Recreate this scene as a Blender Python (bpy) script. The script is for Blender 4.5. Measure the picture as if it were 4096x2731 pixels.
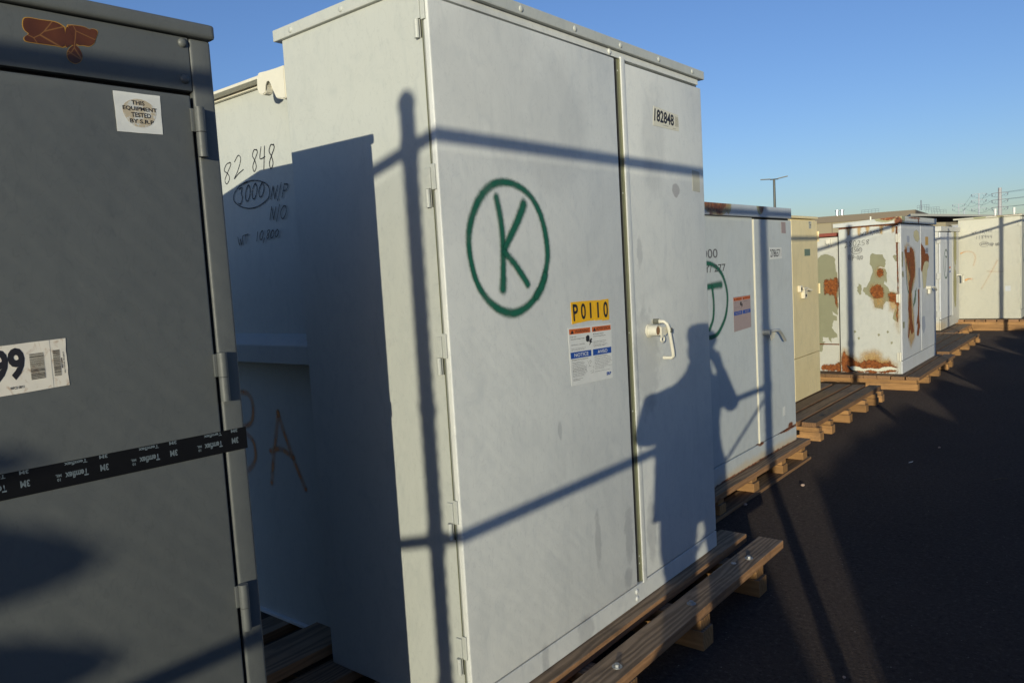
import bpy, bmesh, math, random
from mathutils import Vector, Matrix, noise as mnoise
R = math.radians
for o in list(bpy.data.objects): bpy.data.objects.remove(o)
SC = bpy.context.scene
C = SC.collection

# ------------------------------------------------------------------ camera
yaw, pitch, roll = .6882, .08882, -.05865
fw = Vector((-math.sin(yaw)*math.cos(pitch), math.cos(yaw)*math.cos(pitch), -math.sin(pitch)))
rt = fw.cross(Vector((0, 0, 1))).normalized(); up = rt.cross(fw)
r2 = rt*math.cos(roll)+up*math.sin(roll); u2 = -rt*math.sin(roll)+up*math.cos(roll)
cd = bpy.data.cameras.new('camera'); cam = bpy.data.objects.new('camera', cd); C.objects.link(cam)
cd.sensor_width = 36; cd.lens = 27.0; cd.clip_start = .02; cd.clip_end = 5000
cam.matrix_world = Matrix(((r2.x, u2.x, -fw.x, 0), (r2.y, u2.y, -fw.y, 0), (r2.z, u2.z, -fw.z, 1.5), (0, 0, 0, 1)))
SC.camera = cam

# ------------------------------------------------------------------ light
AZ, EL = R(25.9), R(6.4)                 # light travels along (-sin AZ, cos AZ), falling at EL
SUN_STRENGTH, SKY_STRENGTH, EXPOSURE = 4.5, .15, .0
SUN_COL = (1, .94, .72)
w = bpy.data.worlds.new('World'); SC.world = w; w.use_nodes = True
nt = w.node_tree; nt.nodes.clear()
sky = nt.nodes.new('ShaderNodeTexSky'); sky.sky_type = 'NISHITA'; sky.sun_disc = False
sky.sun_elevation = EL; sky.sun_rotation = math.pi-AZ; sky.altitude = 350
sky.air_density = 1.0; sky.dust_density = .6; sky.ozone_density = 2.0
bg = nt.nodes.new('ShaderNodeBackground'); bg.inputs[1].default_value = SKY_STRENGTH
out = nt.nodes.new('ShaderNodeOutputWorld')
wb = nt.nodes.new('ShaderNodeMix'); wb.data_type = 'RGBA'; wb.blend_type = 'MULTIPLY'; wb.inputs[0].default_value = 1
wb.inputs[7].default_value = (.74, .86, 1.25, 1)          # the photograph's daylight white balance
nt.links.new(sky.outputs[0], wb.inputs[6]); nt.links.new(wb.outputs[2], bg.inputs[0]); nt.links.new(bg.outputs[0], out.inputs[0])
sl = bpy.data.lights.new('sun', 'SUN'); sl.energy = SUN_STRENGTH; sl.angle = R(.33); sl.color = SUN_COL
so = bpy.data.objects.new('sun', sl); C.objects.link(so)
ldir = Vector((-math.sin(AZ)*math.cos(EL), math.cos(AZ)*math.cos(EL), -math.sin(EL)))
so.rotation_euler = ldir.to_track_quat('-Z', 'Y').to_euler(); so.location = (8, -16, 12)
SC.view_settings.view_transform = 'Standard'; SC.view_settings.look = 'None'
SC.view_settings.exposure = EXPOSURE; SC.view_settings.gamma = 1
SC.render.engine = 'CYCLES'

# ------------------------------------------------------------------ materials
MATS = {}
class N:
    """tiny node helper"""
    def __init__(s, name, rough=.5, metal=0., spec=.5):
        s.m = bpy.data.materials.new(name); s.m.use_nodes = True; s.t = s.m.node_tree
        s.b = s.t.nodes['Principled BSDF']; s.b.inputs['Roughness'].default_value = rough
        s.b.inputs['Metallic'].default_value = metal; s.b.inputs['Specular IOR Level'].default_value = spec
        MATS[name] = s.m; s.name = name
    def n(s, typ, **kw):
        x = s.t.nodes.new(typ)
        for k, v in kw.items(): setattr(x, k, v)
        return x
    def l(s, a, b): s.t.links.new(a, b)
    def pos(s):
        return s.n('ShaderNodeNewGeometry').outputs['Position']
    def obj(s):
        return s.n('ShaderNodeTexCoord').outputs['Object']
    def vscale(s, v, sc, off=None):
        m = s.n('ShaderNodeMapping'); m.inputs['Scale'].default_value = sc
        if off is not None: s.l(off, m.inputs['Location'])
        s.l(v, m.inputs['Vector']); return m.outputs[0]
    def noise(s, v, scale, detail=3, rough=.5, dist=0):
        x = s.n('ShaderNodeTexNoise'); x.inputs['Scale'].default_value = scale; x.inputs['Detail'].default_value = detail
        x.inputs['Roughness'].default_value = rough; x.inputs['Distortion'].default_value = dist
        s.l(v, x.inputs['Vector']); return x.outputs['Fac']
    def math(s, op, a, b=None, clamp=False):
        x = s.n('ShaderNodeMath', operation=op, use_clamp=clamp)
        for i, q in enumerate((a, b)):
            if q is None: continue
            if isinstance(q, (int, float)): x.inputs[i].default_value = q
            else: s.l(q, x.inputs[i])
        return x.outputs[0]
    def ramp(s, f, lo, hi):
        x = s.n('ShaderNodeMapRange', interpolation_type='SMOOTHSTEP'); s.l(f, x.inputs[0])
        x.inputs[1].default_value = lo; x.inputs[2].default_value = hi; return x.outputs[0]
    def mix(s, f, a, b):
        x = s.n('ShaderNodeMix', data_type='RGBA')
        if isinstance(f, (int, float)): x.inputs[0].default_value = f
        else: s.l(f, x.inputs[0])
        for i, q in ((6, a), (7, b)):
            if isinstance(q, tuple): x.inputs[i].default_value = q+(1,) if len(q) == 3 else q
            else: s.l(q, x.inputs[i])
        return x.outputs[2]
    def col(s, c):
        if isinstance(c, tuple): s.b.inputs['Base Color'].default_value = c+(1,)
        else: s.l(c, s.b.inputs['Base Color'])
    def bump(s, h, strength=.2, dist=.01):
        b = s.n('ShaderNodeBump'); b.inputs['Strength'].default_value = strength; b.inputs['Distance'].default_value = dist
        s.l(h, b.inputs['Height']); s.l(b.outputs[0], s.b.inputs['Normal'])
    def blobs(s, p, bl, amp=.35, scale=14, detail=5, edge=.03):
        """ragged patches: ellipsoids (x,y,z,rx,ry,rz) whose outline a noise tears up"""
        best = None
        for (x, y, z, rx, ry, rz) in bl:
            a = s.n('ShaderNodeVectorMath', operation='SUBTRACT'); s.l(p, a.inputs[0]); a.inputs[1].default_value = (x, y, z)
            d = s.n('ShaderNodeVectorMath', operation='DIVIDE'); s.l(a.outputs[0], d.inputs[0]); d.inputs[1].default_value = (rx, ry, rz)
            l = s.n('ShaderNodeVectorMath', operation='LENGTH'); s.l(d.outputs[0], l.inputs[0])
            v = s.math('SUBTRACT', 1, l.outputs['Value'])
            best = v if best is None else s.math('MAXIMUM', best, v)
        nz = s.noise(p, scale, detail, .6)
        nz = s.math('MULTIPLY', s.math('SUBTRACT', nz, .5), amp*2)
        return s.ramp(s.math('ADD', best, nz), -edge, edge)

def flat(name, c, rough=.5, metal=0, spec=.5, var=.12, vs=30):
    m = N(name, rough, metal, spec); p = m.pos(); f = m.noise(p, vs, 4, .6)
    m.col(m.mix(f, tuple(x*(1-var) for x in c), tuple(min(1, x*(1+var)) for x in c)))
    return m.m

def paint(name, c, dirt=(.45, .46, .44), amt=.35, rough=.42, streak=.3, extra=None, scale=1.0, bump=.06):
    m = N(name, rough); p = m.pos()
    a = m.ramp(m.noise(p, 3.2*scale, 5, .62, .6), .42, .72)
    sv = m.vscale(p, (9, 9, .9)); b = m.ramp(m.noise(sv, 2.2*scale, 4, .6, .5), .5, .78)
    f = m.math('ADD', m.math('MULTIPLY', a, amt), m.math('MULTIPLY', b, streak), True)
    fine = m.noise(p, 60, 4, .7)
    c0 = m.mix(m.math('MULTIPLY', fine, .25), c, tuple(x*.86 for x in c))
    colr = m.mix(f, c0, tuple(x*y for x, y in zip(c, dirt)) if dirt else c)
    sc = m.ramp(m.noise(m.vscale(p, (5, 5, 40)), 3, 5, .7, 2), .70, .76)
    colr = m.mix(m.math('MULTIPLY', sc, .22), colr, tuple(x*.55 for x in c))
    mt = m.ramp(m.noise(m.vscale(p, (13, 13, 8)), 1, 6, .62, 1.2), .45, .75)
    colr = m.mix(m.math('MULTIPLY', mt, .30), colr, (c[0]*.68, c[1]*.71, c[2]*.76))
    sc2 = m.n('ShaderNodeTexWave', wave_type='BANDS', bands_direction='Z'); m.l(m.vscale(p, (3, 3, 1.3)), sc2.inputs['Vector']); sc2.inputs['Scale'].default_value = 2.5; sc2.inputs['Distortion'].default_value = 40; sc2.inputs['Detail'].default_value = 4; sc2.inputs['Detail Scale'].default_value = 1.7
    colr = m.mix(m.math('MULTIPLY', m.ramp(sc2.outputs['Fac'], .965, 1.0), .16), colr, (c[0]*.5, c[1]*.5, c[2]*.55))
    if extra: colr = extra(m, p, colr)
    m.col(colr)
    m.l(m.math('ADD', m.math('MULTIPLY', fine, .25), rough-.1), m.b.inputs['Roughness'])
    m.bump(m.math('ADD', m.math('ADD', m.math('MULTIPLY', m.noise(p, 2.6, 2), 2.2), m.math('MULTIPLY', m.noise(p, 8, 2), .6)), m.math('MULTIPLY', m.noise(p, 240, 2), .06)), bump*1.5, .012)
    return m.m

def k_extra(m, p, c):
    d = m.blobs(p, [(-1.53, 3.03, 1.81, .03, .035, .03)], .3, 40, 4, .1)
    c = m.mix(m.math('MULTIPLY', d, .5), c, (.22, .18, .17))
    # faint dark scuffs low on the doors and round the handle
    s = m.blobs(p, [(-1.53, 2.52, .46, .05, .03, .12), (-1.53, 2.5, .29, .05, .03, .04), (-1.53, 2.70, .42, .05, .04, .13),
                    (-1.53, 2.72, 1.12, .05, .10, .2), (-1.53, 2.2, .2, .05, .05, .06), (-1.53, 1.95, .2, .05, .02, .06),
                    (-1.53, 2.70, 1.55, .05, .02, .06), (-1.53, 2.3, .5, .05, .02, .1), (-1.53, 2.1, .95, .05, .012, .03)], .75, 22, 6, .3)
    c = m.mix(m.math('MULTIPLY', s, .28), c, (.14, .15, .18))
    g = m.blobs(p, [(-1.53, 1.8, 2.1, .06, .28, .22), (-1.53, 2.15, 2.0, .06, .2, .2), (-1.53, 2.85, 2.0, .06, .1, .2)], .8, 7, 5, .35)
    return m.mix(m.math('MULTIPLY', g, .18), c, (.2, .21, .23))
K_PAINT = paint('pale_grey_paint', (.67, .68, .655), (.78, .79, .81), .4, .46, .3, k_extra)  # front colour lifted above the side's to even out the sunlight
K_SIDE = paint('pale_grey_sunlit_side', (.470, .485, .455), (.88, .88, .86), .25, .46, .25)  # same paint, darkened to offset the stronger sun on the side
D_PAINT = paint('dark_grey_green_paint', (.114, .121, .119), (.8, .8, .82), .3, .48, .2, bump=.08)
T_PAINT = paint('bluish_grey_paint', (.56, .59, .59), (.8, .8, .82), .35, .45, .3)
B_PAINT = paint('cream_paint', (.79, .66, .38), (.8, .78, .72), .35, .5, .3)
W_PAINT = paint('chalky_white_paint', (.57, .56, .52), (.8, .78, .72), .35, .5, .3)
OLIVE = flat('olive_edge_paint', (.16, .165, .105), .5)
DARK = flat('dark_gap_shade', (.012, .012, .014), .8)  # near-black standing in for the shade inside gaps and recesses
BLACK = flat('black_ink', (.014, .014, .02), .6)
STENCIL = flat('stencil_ink', (.06, .06, .065), .7)
INKGREY = flat('faded_marker_ink', (.13, .13, .14), .7)
GREY_INK = flat('grey_print', (.34, .34, .33), .7)
TAPE = flat('black_vinyl_tape', (.005, .005, .006), .5, spec=.25)
TAPEINK = flat('silver_grey_print', (.13, .16, .18), .5)
STICKER = flat('white_sticker', (.70, .70, .67), .5, var=.05)
CREAMSTICK = flat('cream_sticker', (.62, .60, .50), .5, var=.05)
YELLOW = flat('yellow_sticker', (.85, .46, .012), .35, var=.05)
ORANGE = flat('orange_print', (.62, .14, .03), .5, var=.05)
BLUE = flat('blue_print', (.012, .07, .33), .5, var=.05)
PINKISH = flat('faded_label', (.36, .28, .27), .6, var=.08)
GREENPLATE = flat('green_plate', (.13, .19, .14), .5)
GALV = flat('galvanised_steel', (.45, .46, .47), .4, .8)
BOLTM = flat('zinc_bolt', (.42, .43, .44), .5, .9)
REDLID = flat('rust_red_lid', (.22, .05, .03), .6, var=.3)
FACADE = flat('tan_stucco', (.27, .232, .155), .9, var=.04, vs=.6)
FASCIA = flat('brown_metal_fascia', (.15, .12, .085), .7, var=.04, vs=.6)
CANOPYM = flat('pale_canopy_edge', (.42, .42, .38), .6)
POLEM = flat('pale_pole_steel', (.34, .34, .36), .6)
POLEFAR = flat('hazed_pole_steel', (.40, .44, .50), .6)  # paler, bluer steel with the distance haze mixed into its colour
DARKPOLE = flat('dark_bronze_metal', (.06, .065, .06), .5)
WIREM = flat('wire_metal', (.16, .19, .24), .6)
SKINM = flat('skin', (.45, .27, .2), .5); JACKET = flat('navy_jacket_cloth', (.03, .04, .08), .9)
TROUSERS = flat('denim_cloth', (.05, .07, .12), .9); HAIR = flat('dark_hair', (.03, .02, .015), .6)
RUBBER = flat('black_plastic', (.015, .015, .015), .5)
DIRT = flat('dirt', (.2, .15, .1), .95, var=.3, vs=5)
LEAF = flat('leaf_green', (.06, .1, .04), .7, var=.4)
BARK = flat('bark', (.12, .09, .06), .9)
STONE = flat('pebble_stone', (.42, .30, .24), .8, var=.3)

def sticker_dirty():
    m = N('weathered_white_label', .45); p = m.pos()
    f = m.ramp(m.noise(m.vscale(p, (1, 1.2, 1)), 45, 5, .6, 1.2), .52, .72)
    m.col(m.mix(m.math('MULTIPLY', f, .75), (.74, .69, .60), (.42, .27, .16))); return m.m
DIRTYLABEL = sticker_dirty()
def sticker_round():
    m = N('stained_round_label', .5); p = m.pos()
    f = m.ramp(m.noise(p, 70, 4, .6), .40, .50)
    m.col(m.mix(f, (.60, .60, .57), (.50, .42, .30))); return m.m
STAINED = sticker_round()

def rust_residue():
    m = N('burnt_adhesive_residue', .35); p = m.pos()
    v = m.n('ShaderNodeTexVoronoi', feature='DISTANCE_TO_EDGE'); m.l(m.vscale(p, (1, 1, 1)), v.inputs['Vector']); v.inputs['Scale'].default_value = 24
    e = m.ramp(v.outputs['Distance'], .0, .03)
    c = m.mix(m.noise(p, 30, 4), (.045, .012, .004), (.120, .036, .008))
    m.col(m.mix(e, (.20, .09, .025), c)); return m.m
RESIDUE = rust_residue()
RESIDUE_EDGE = flat('yellow_adhesive_edge', (.42, .22, .03), .5)

def rusty(name, base, under, rust, stain, dirt=.3, under_c=(.36, .36, .215)):
    def ex(m, p, c):
        if stain:
            st = m.blobs(p, stain, .6, 9, 5, .5)
            c = m.mix(m.math('MULTIPLY', st, .5), c, (.60, .42, .18))
        if under:
            u = m.blobs(p, under, .5, 11, 8, .012)
            uc = m.mix(m.noise(p, 9, 4), under_c, tuple(x*.78 for x in under_c))
            c = m.mix(u, c, uc)
        if rust:
            r = m.blobs(p, rust, .75, 15, 8, .16)
            fr = m.ramp(m.noise(m.vscale(p, (1, 1, .45)), 34, 6, .75), .34, .52)
            halo = m.blobs(p, rust, .55, 15, 6, .5)
            c = m.mix(m.math('MULTIPLY', halo, .55), c, (.46, .24, .07))
            rc = m.mix(m.ramp(m.noise(p, 30, 6, .75), .38, .62), (.27, .075, .018), (.075, .024, .014))
            c = m.mix(m.math('MULTIPLY', r, m.math('ADD', m.math('MULTIPLY', fr, .75), .25)), c, rc)
        return c
    return paint(name, base, (.85, .83, .78), dirt, .55, .3, ex)

def spray(name, c, soft=.55):
    m = N(name, .6)
    uv = m.n('ShaderNodeTexCoord').outputs['UV']; sep = m.n('ShaderNodeSeparateXYZ'); m.l(uv, sep.inputs[0])
    d = sep.outputs[0]; p = m.pos()
    nz = m.math('MULTIPLY', m.math('SUBTRACT', m.noise(p, 90, 3, .7), .5), .55)
    n2 = m.math('MULTIPLY', m.math('SUBTRACT', m.noise(p, 420, 2, .7), .5), .8)
    f = m.math('ADD', m.math('SUBTRACT', 1, d), m.math('MULTIPLY', m.math('ADD', nz, n2), m.math('MULTIPLY', d, 1.0)))
    a = m.ramp(f, .0, soft); a = m.math('MULTIPLY', m.math('POWER', a, 1.35), sep.outputs[1])
    dn = m.ramp(m.noise(p, 16, 3, .6), .3, .6); a = m.math('MULTIPLY', a, m.math('ADD', m.math('MULTIPLY', dn, .22), .78))
    m.col(c); m.l(a, m.b.inputs['Alpha']); return m.m
GREEN_SPRAY = spray('green_spray_paint', (.008, .115, .066), .85)
TEAL_SPRAY = spray('blue_spray_paint', (.02, .16, .22))
FAINT_ORANGE = spray('sun_bleached_orange_spray', (.80, .40, .14), 1.0)
ORANGE_SPRAY = spray('faded_orange_spray_paint', (.72, .27, .07), .8)
MARKER = N('black_marker_ink', .5)
def _mk():
    m = MARKER; uv = m.n('ShaderNodeTexCoord').outputs['UV']; sep = m.n('ShaderNodeSeparateXYZ'); m.l(uv, sep.inputs[0])
    m.col((.015, .016, .02)); n = m.noise(m.pos(), 260, 3, .7)
    m.l(m.math('MULTIPLY', m.ramp(n, .30, .48), sep.outputs[1]), m.b.inputs['Alpha'])
_mk(); MARKER = MARKER.m

def wood(name, fresh, grey, axis):
    m = N(name, .75, spec=.25)
    info = m.n('ShaderNodeObjectInfo').outputs['Random']
    comb = m.n('ShaderNodeCombineXYZ'); m.l(m.math('MULTIPLY', info, 7), comb.inputs[0]); m.l(m.math('MULTIPLY', info, 13), comb.inputs[1]); m.l(m.math('MULTIPLY', info, 5), comb.inputs[2])
    sc = {'y': (1, .10, 1), 'x': (.10, 1, 1)}[axis]
    v = m.vscale(m.pos(), sc, comb.outputs[0])
    warp = m.noise(v, 6, 2, .5)
    wv = m.n('ShaderNodeTexWave', wave_type='RINGS', rings_direction={'y': 'Y', 'x': 'X'}[axis]); m.l(v, wv.inputs['Vector'])
    wv.inputs['Scale'].default_value = 17; wv.inputs['Distortion'].default_value = 10; wv.inputs['Detail'].default_value = 3; wv.inputs['Detail Scale'].default_value = 1.1
    fib = m.noise(m.vscale(m.pos(), tuple(q*140 if q == 1 else 6 for q in sc)), 1, 3, .7)
    g = m.math('ADD', m.math('MULTIPLY', wv.outputs['Fac'], .55), m.math('MULTIPLY', fib, .45))
    geo = m.n('ShaderNodeNewGeometry'); sx = m.n('ShaderNodeSeparateXYZ'); m.l(geo.outputs['Normal'], sx.inputs[0])
    topf = m.ramp(sx.outputs[2], .6, .95)
    cf = m.mix(g, tuple(x*.62 for x in fresh), fresh); cg = m.mix(g, tuple(x*.30 for x in grey), tuple(x*1.15 for x in grey))
    c = m.mix(m.math('MULTIPLY', topf, .85), cf, cg)
    c = m.mix(m.math('MULTIPLY', m.ramp(m.noise(m.pos(), 5, 5, .65), .5, .72), .45), c, (.07, .055, .045))
    v1 = m.n('ShaderNodeTexVoronoi'); m.l(m.vscale(m.pos(), tuple(7 if q == 1 else 1.9 for q in sc), comb.outputs[0]), v1.inputs['Vector']); v1.inputs['Scale'].default_value = 1
    c = m.mix(m.ramp(v1.outputs['Distance'], .10, .04), c, (.10, .05, .025))
    val = m.math('ADD', m.math('MULTIPLY', info, .5), .75)
    hs = m.n('ShaderNodeHueSaturation'); m.l(val, hs.inputs['Value']); m.l(c, hs.inputs['Color']); m.col(hs.outputs[0])
    m.bump(g, .35, .004); return m.m
WOOD_Y = wood('weathered_pine_along', (.38, .205, .10), (.28, .205, .135), 'y')
WOOD_X = wood('pine_block', (.42, .225, .09), (.22, .165, .115), 'x')
WOOD_OLD = wood('old_brown_pine', (.30, .165, .08), (.20, .14, .085), 'y')

def asphalt():
    m = N('asphalt', .95, spec=.12); p = m.pos()
    v = m.n('ShaderNodeTexVoronoi'); m.l(p, v.inputs['Vector']); v.inputs['Scale'].default_value = 95
    a = m.noise(p, 160, 4, .7); b = m.noise(p, 1.3, 5, .6); d = m.noise(p, 14, 4, .6)
    c = m.mix(a, (.022, .0175, .016), (.108, .082, .070)); c = m.mix(m.math('MULTIPLY', m.ramp(b, .35, .7), .4), c, (.046, .036, .032))
    c = m.mix(m.math('MULTIPLY', m.ramp(d, .55, .7), .25), c, (.026, .021, .020))
    sp = m.ramp(v.outputs['Color'], .93, .96)
    gr = m.noise(p, 48, 5, .8); c = m.mix(m.math('MULTIPLY', m.ramp(gr, .52, .66), .55), c, (.14, .115, .10)); c = m.mix(m.math('MULTIPLY', m.ramp(gr, .45, .36), .6), c, (.012, .010, .010))
    c = m.mix(m.math('MULTIPLY', m.math('MULTIPLY', sp, m.ramp(v.outputs['Distance'], .38, .2)), .7), c, (.30, .27, .24))
    m.col(c)
    m.bump(m.math('ADD', m.math('MULTIPLY', v.outputs['Distance'], -.5), m.math('MULTIPLY', a, .7)), 1.0, .011); m.b.inputs['Diffuse Roughness'].default_value = 1.0; return m.m
ASPHALT = asphalt()

CREAM = flat('worn_cream_paint', (.66, .63, .53), .45, var=.08)
RUSTY = flat('rusty_bolt', (.25, .13, .06), .6, var=.4, vs=150)
GREYWORN = flat('worn_bare_metal', (.16, .16, .13), .5, .3, var=.4, vs=200)
FADEDLBL = flat('washed_out_label', (.45, .44, .37), .6)
GREYWORN2 = flat('worn_silver_paint', (.45, .45, .42), .4, .3, var=.3, vs=120)
CREAM2 = flat('cream_hardware_paint', (.70, .63, .48), .45)
FADED_SPOT = flat('pale_blue_spot', (.52, .54, .56), .6)
T_CAP = rusty('rusty_cap_paint', (.45, .49, .54), [(-1.95, 4.35, 1.85, .1, .20, .085), (-1.95, 5.02, 1.86, .1, .06, .07), (-1.95, 4.98, 1.85, .1, .03, .03)], [(-1.95, 4.33, 1.86, .1, .18, .085), (-1.95, 5.04, 1.865, .1, .055, .06), (-1.95, 4.7, 1.86, .1, .5, .016)], None, .2, (.35, .33, .2))
T_PAINT2 = rusty('bluish_paint_rusty_foot', (.56, .59, .59), None, [(-1.95, 5.52, .28, .1, .05, .022), (-1.95, 4.9, .14, .1, 1.1, .022), (-1.95, 4.95, .262, .1, .05, .012), (-1.95, 5.5, .262, .1, .2, .010)], [(-1.95, 5, .15, .1, .9, .05)], .3)
FADED_BLUE = flat('faded_blue_grey_label', (.34, .36, .42), .6); YELLOWOLD = flat('faded_yellow_label', (.50, .30, .07), .6)
ux = -2.0
RUST_SIDE = paint('peeling_paint_side', (.54, .545, .505), (.86, .85, .80), .35, .55, .35)
RUST_FRONT = paint('peeling_paint_front', (.58, .59, .60), (.86, .85, .80), .4, .55, .4)
RUST_CAP = rusty('rusty_white_cap', (.54, .55, .53), [(-2.15, 9.1, 1.85, .12, .05, .04), (ux, 9.15, 1.84, .08, .1, .06)], [(-2.13, 9.1, 1.86, .09, .05, .03), (-2.02, 9.1, 1.81, .035, .06, .05), (ux, 9.9, 1.82, .1, .03, .04), (ux, 9.7, 1.85, .1, .3, .01)], None, .3)
RUST_TANK = paint('chalky_tank_paint', (.55, .54, .48), (.86, .84, .78), .35, .55, .3)
W_PAINT3 = paint('cool_white_paint', (.66, .67, .68), (.85, .85, .85), .3, .5, .3)
SMALL_P = rusty('white_paint_olive_worn', (.56, .55, .50), [(-2.52, 15.45, 1.5, .06, .14, .35), (-2.52, 15.42, .8, .06, .14, .35)], None, [(-2.52, 14.2, .2, .2, .4, .08)], .3, (.34, .31, .13))
W_PAINT2 = paint('warm_white_paint', (.53, .512, .425), (.9, .88, .82), .3, .5, .25)
BIGCAP = rusty('cream_cap_worn', (.50, .48, .39), [(-2.2, 15.86, 1.99, .1, .05, .025), (-1.9, 15.86, 1.985, .05, .05, .02)], [(-1.8, 15.86, 2.0, .25, .05, .01)], None, .2)
MARKER_OLD = INKGREY

# ------------------------------------------------------------------ object helpers
ORG = {}
def thing(name, label, cat, loc, rz=0, group=None, kind=None):
    o = bpy.data.objects.new(name, None); C.objects.link(o); o.location = loc; o.rotation_euler = (0, 0, rz)
    o.empty_display_size = .1
    tag(o, label, cat, group, kind); ORG[o.name] = Vector(loc); return o
def tag(o, label=None, cat=None, group=None, kind=None):
    if label: o['label'] = label
    if cat: o['category'] = cat
    if group: o['group'] = group
    if kind: o['kind'] = kind
class MB:
    """collects shapes (world coordinates) and links them as one mesh"""
    def __init__(s): s.bm = bmesh.new(); s.uv = None
    def box(s, x0, x1, y0, y1, z0, z1, bev=0, seg=2):
        t = bmesh.new(); vs = [t.verts.new((x, y, z)) for x in (x0, x1) for y in (y0, y1) for z in (z0, z1)]
        for f in ((0, 1, 3, 2), (4, 6, 7, 5), (0, 4, 5, 1), (2, 3, 7, 6), (0, 2, 6, 4), (1, 5, 7, 3)): t.faces.new([vs[i] for i in f])
        if bev: bmesh.ops.bevel(t, geom=t.edges[:]+t.verts[:], offset=bev, segments=seg, profile=.6, affect='EDGES')
        s.add(t); return s
    def add(s, t):
        bmesh.ops.recalc_face_normals(t, faces=t.faces[:])
        me = bpy.data.meshes.new('tmp'); t.to_mesh(me); t.free(); s.bm.from_mesh(me); bpy.data.meshes.remove(me); return s
    def tube(s, path, r, seg=12, cap=True, r_list=None):
        path = [Vector(p) for p in path]; t = bmesh.new(); rings = []; nrm = None
        for i, p in enumerate(path):
            d = (path[min(i+1, len(path)-1)]-path[max(i-1, 0)]).normalized()
            if nrm is None:
                nrm = d.cross(Vector((0, 0, 1)));
                if nrm.length < .05: nrm = d.cross(Vector((1, 0, 0)))
                nrm.normalize()
            else: nrm = (nrm-d*nrm.dot(d)).normalized()
            b = d.cross(nrm); rr = r_list[i] if r_list else r
            rings.append([t.verts.new(p+(nrm*math.cos(a)+b*math.sin(a))*rr) for a in (2*math.pi*k/seg for k in range(seg))])
        for A, B in zip(rings, rings[1:]):
            for k in range(seg): t.faces.new((A[k], A[(k+1) % seg], B[(k+1) % seg], B[k]))
        if cap: t.faces.new(rings[0]); t.faces.new(rings[-1])
        s.add(t); return s
    def dome(s, c, n, r, h, seg=12):
        c, n = Vector(c), Vector(n).normalized(); a = n.cross(Vector((0, 0, 1)))
        if a.length < .1: a = n.cross(Vector((1, 0, 0)))
        a.normalize(); b = n.cross(a); t = bmesh.new(); rings = []
        for j in range(4):
            q = j*math.pi/2/4; rings.append([t.verts.new(c+n*h*math.sin(q)+(a*math.cos(2*math.pi*k/seg)+b*math.sin(2*math.pi*k/seg))*r*math.cos(q)) for k in range(seg)])
        top = t.verts.new(c+n*h)
        for A, B in zip(rings, rings[1:]):
            for k in range(seg): t.faces.new((A[k], A[(k+1) % seg], B[(k+1) % seg], B[k]))
        for k in range(seg): t.faces.new((rings[-1][k], rings[-1][(k+1) % seg], top))
        t.faces.new(rings[0]); s.add(t); return s
    def prism(s, pts, dvec, bev=0):
        t = bmesh.new(); A = [t.verts.new(p) for p in pts]; B = [t.verts.new(Vector(p)+Vector(dvec)) for p in pts]; n = len(A)
        t.faces.new(A); t.faces.new(B[::-1])
        for i in range(n): t.faces.new((A[i], B[i], B[(i+1) % n], A[(i+1) % n]))
        if bev: bmesh.ops.bevel(t, geom=t.edges[:]+t.verts[:], offset=bev, segments=2, affect='EDGES')
        s.add(t); return s
    def build(s, name, m, parent=None, smooth=False, label=None, root=None):
        me = bpy.data.meshes.new(name); s.bm.to_mesh(me); s.bm.free()
        me.materials.append(m); o = bpy.data.objects.new(name, me); C.objects.link(o)
        org = Vector((0, 0, 0))
        if parent is not None: org = ORG[parent.name]; o.parent = parent; ORG[o.name] = org
        me.transform(Matrix.Translation(-org))
        if smooth:
            for p in me.polygons: p.use_smooth = True
            try: me.set_sharp_from_angle(angle=R(35))
            except Exception: pass
        if label: o['label'] = label
        return o
def solo(mb, name, m, label, cat, loc, group=None, kind=None, smooth=False):
    """a thing that is one mesh, origin at its base"""
    o = mb.build(name, m, None, smooth); o.data.transform(Matrix.Translation(-Vector(loc))); o.location = loc
    tag(o, label, cat, group, kind); ORG[o.name] = Vector(loc); return o

# planes for markings: F = front face (x const, viewer reads along +Y), S = side face (y const, reads along +X)
def F(x): return lambda u, v, off: Vector((x+off, u, v))
def S(y): return lambda u, v, off: Vector((u, y-off, v))
def quadmap(q):           # q = TL, TR, BR, BL in (u,v); unit square s right, t up
    TL, TR, BR, BL = q
    def f(a, b):
        return ((BL[0]*(1-a)+BR[0]*a)*(1-b)+(TL[0]*(1-a)+TR[0]*a)*b, (BL[1]*(1-a)+BR[1]*a)*(1-b)+(TL[1]*(1-a)+TR[1]*a)*b)
    return f
def plate(q, plane, off, name, m, parent, th=.0008, box=(0, 0, 1, 1), label=None, ragged=0, hidden=None):
    f = quadmap(q); a0, b0, a1, b1 = box; mb = MB()
    pts = []; rnd = random.Random(hash(name+str(q[0])) & 255 if False else int(abs(q[0][0]*977+q[0][1]*331)*10) & 1023)
    for (A, B) in (((a0, b0), (a1, b0)), ((a1, b0), (a1, b1)), ((a1, b1), (a0, b1)), ((a0, b1), (a0, b0))):
        n = 8 if ragged else 1
        for i in range(n):
            a = A[0]+(B[0]-A[0])*i/n; b = A[1]+(B[1]-A[1])*i/n
            pts.append((a+rnd.uniform(-ragged, ragged), b+rnd.uniform(-ragged, ragged)))
    P = [plane(*f(a, b), off) for a, b in pts]; dn = plane(0, 0, off+th)-plane(0, 0, off)
    mb.prism(P, dn); return mb.build(name, m, parent, label=label)
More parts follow.
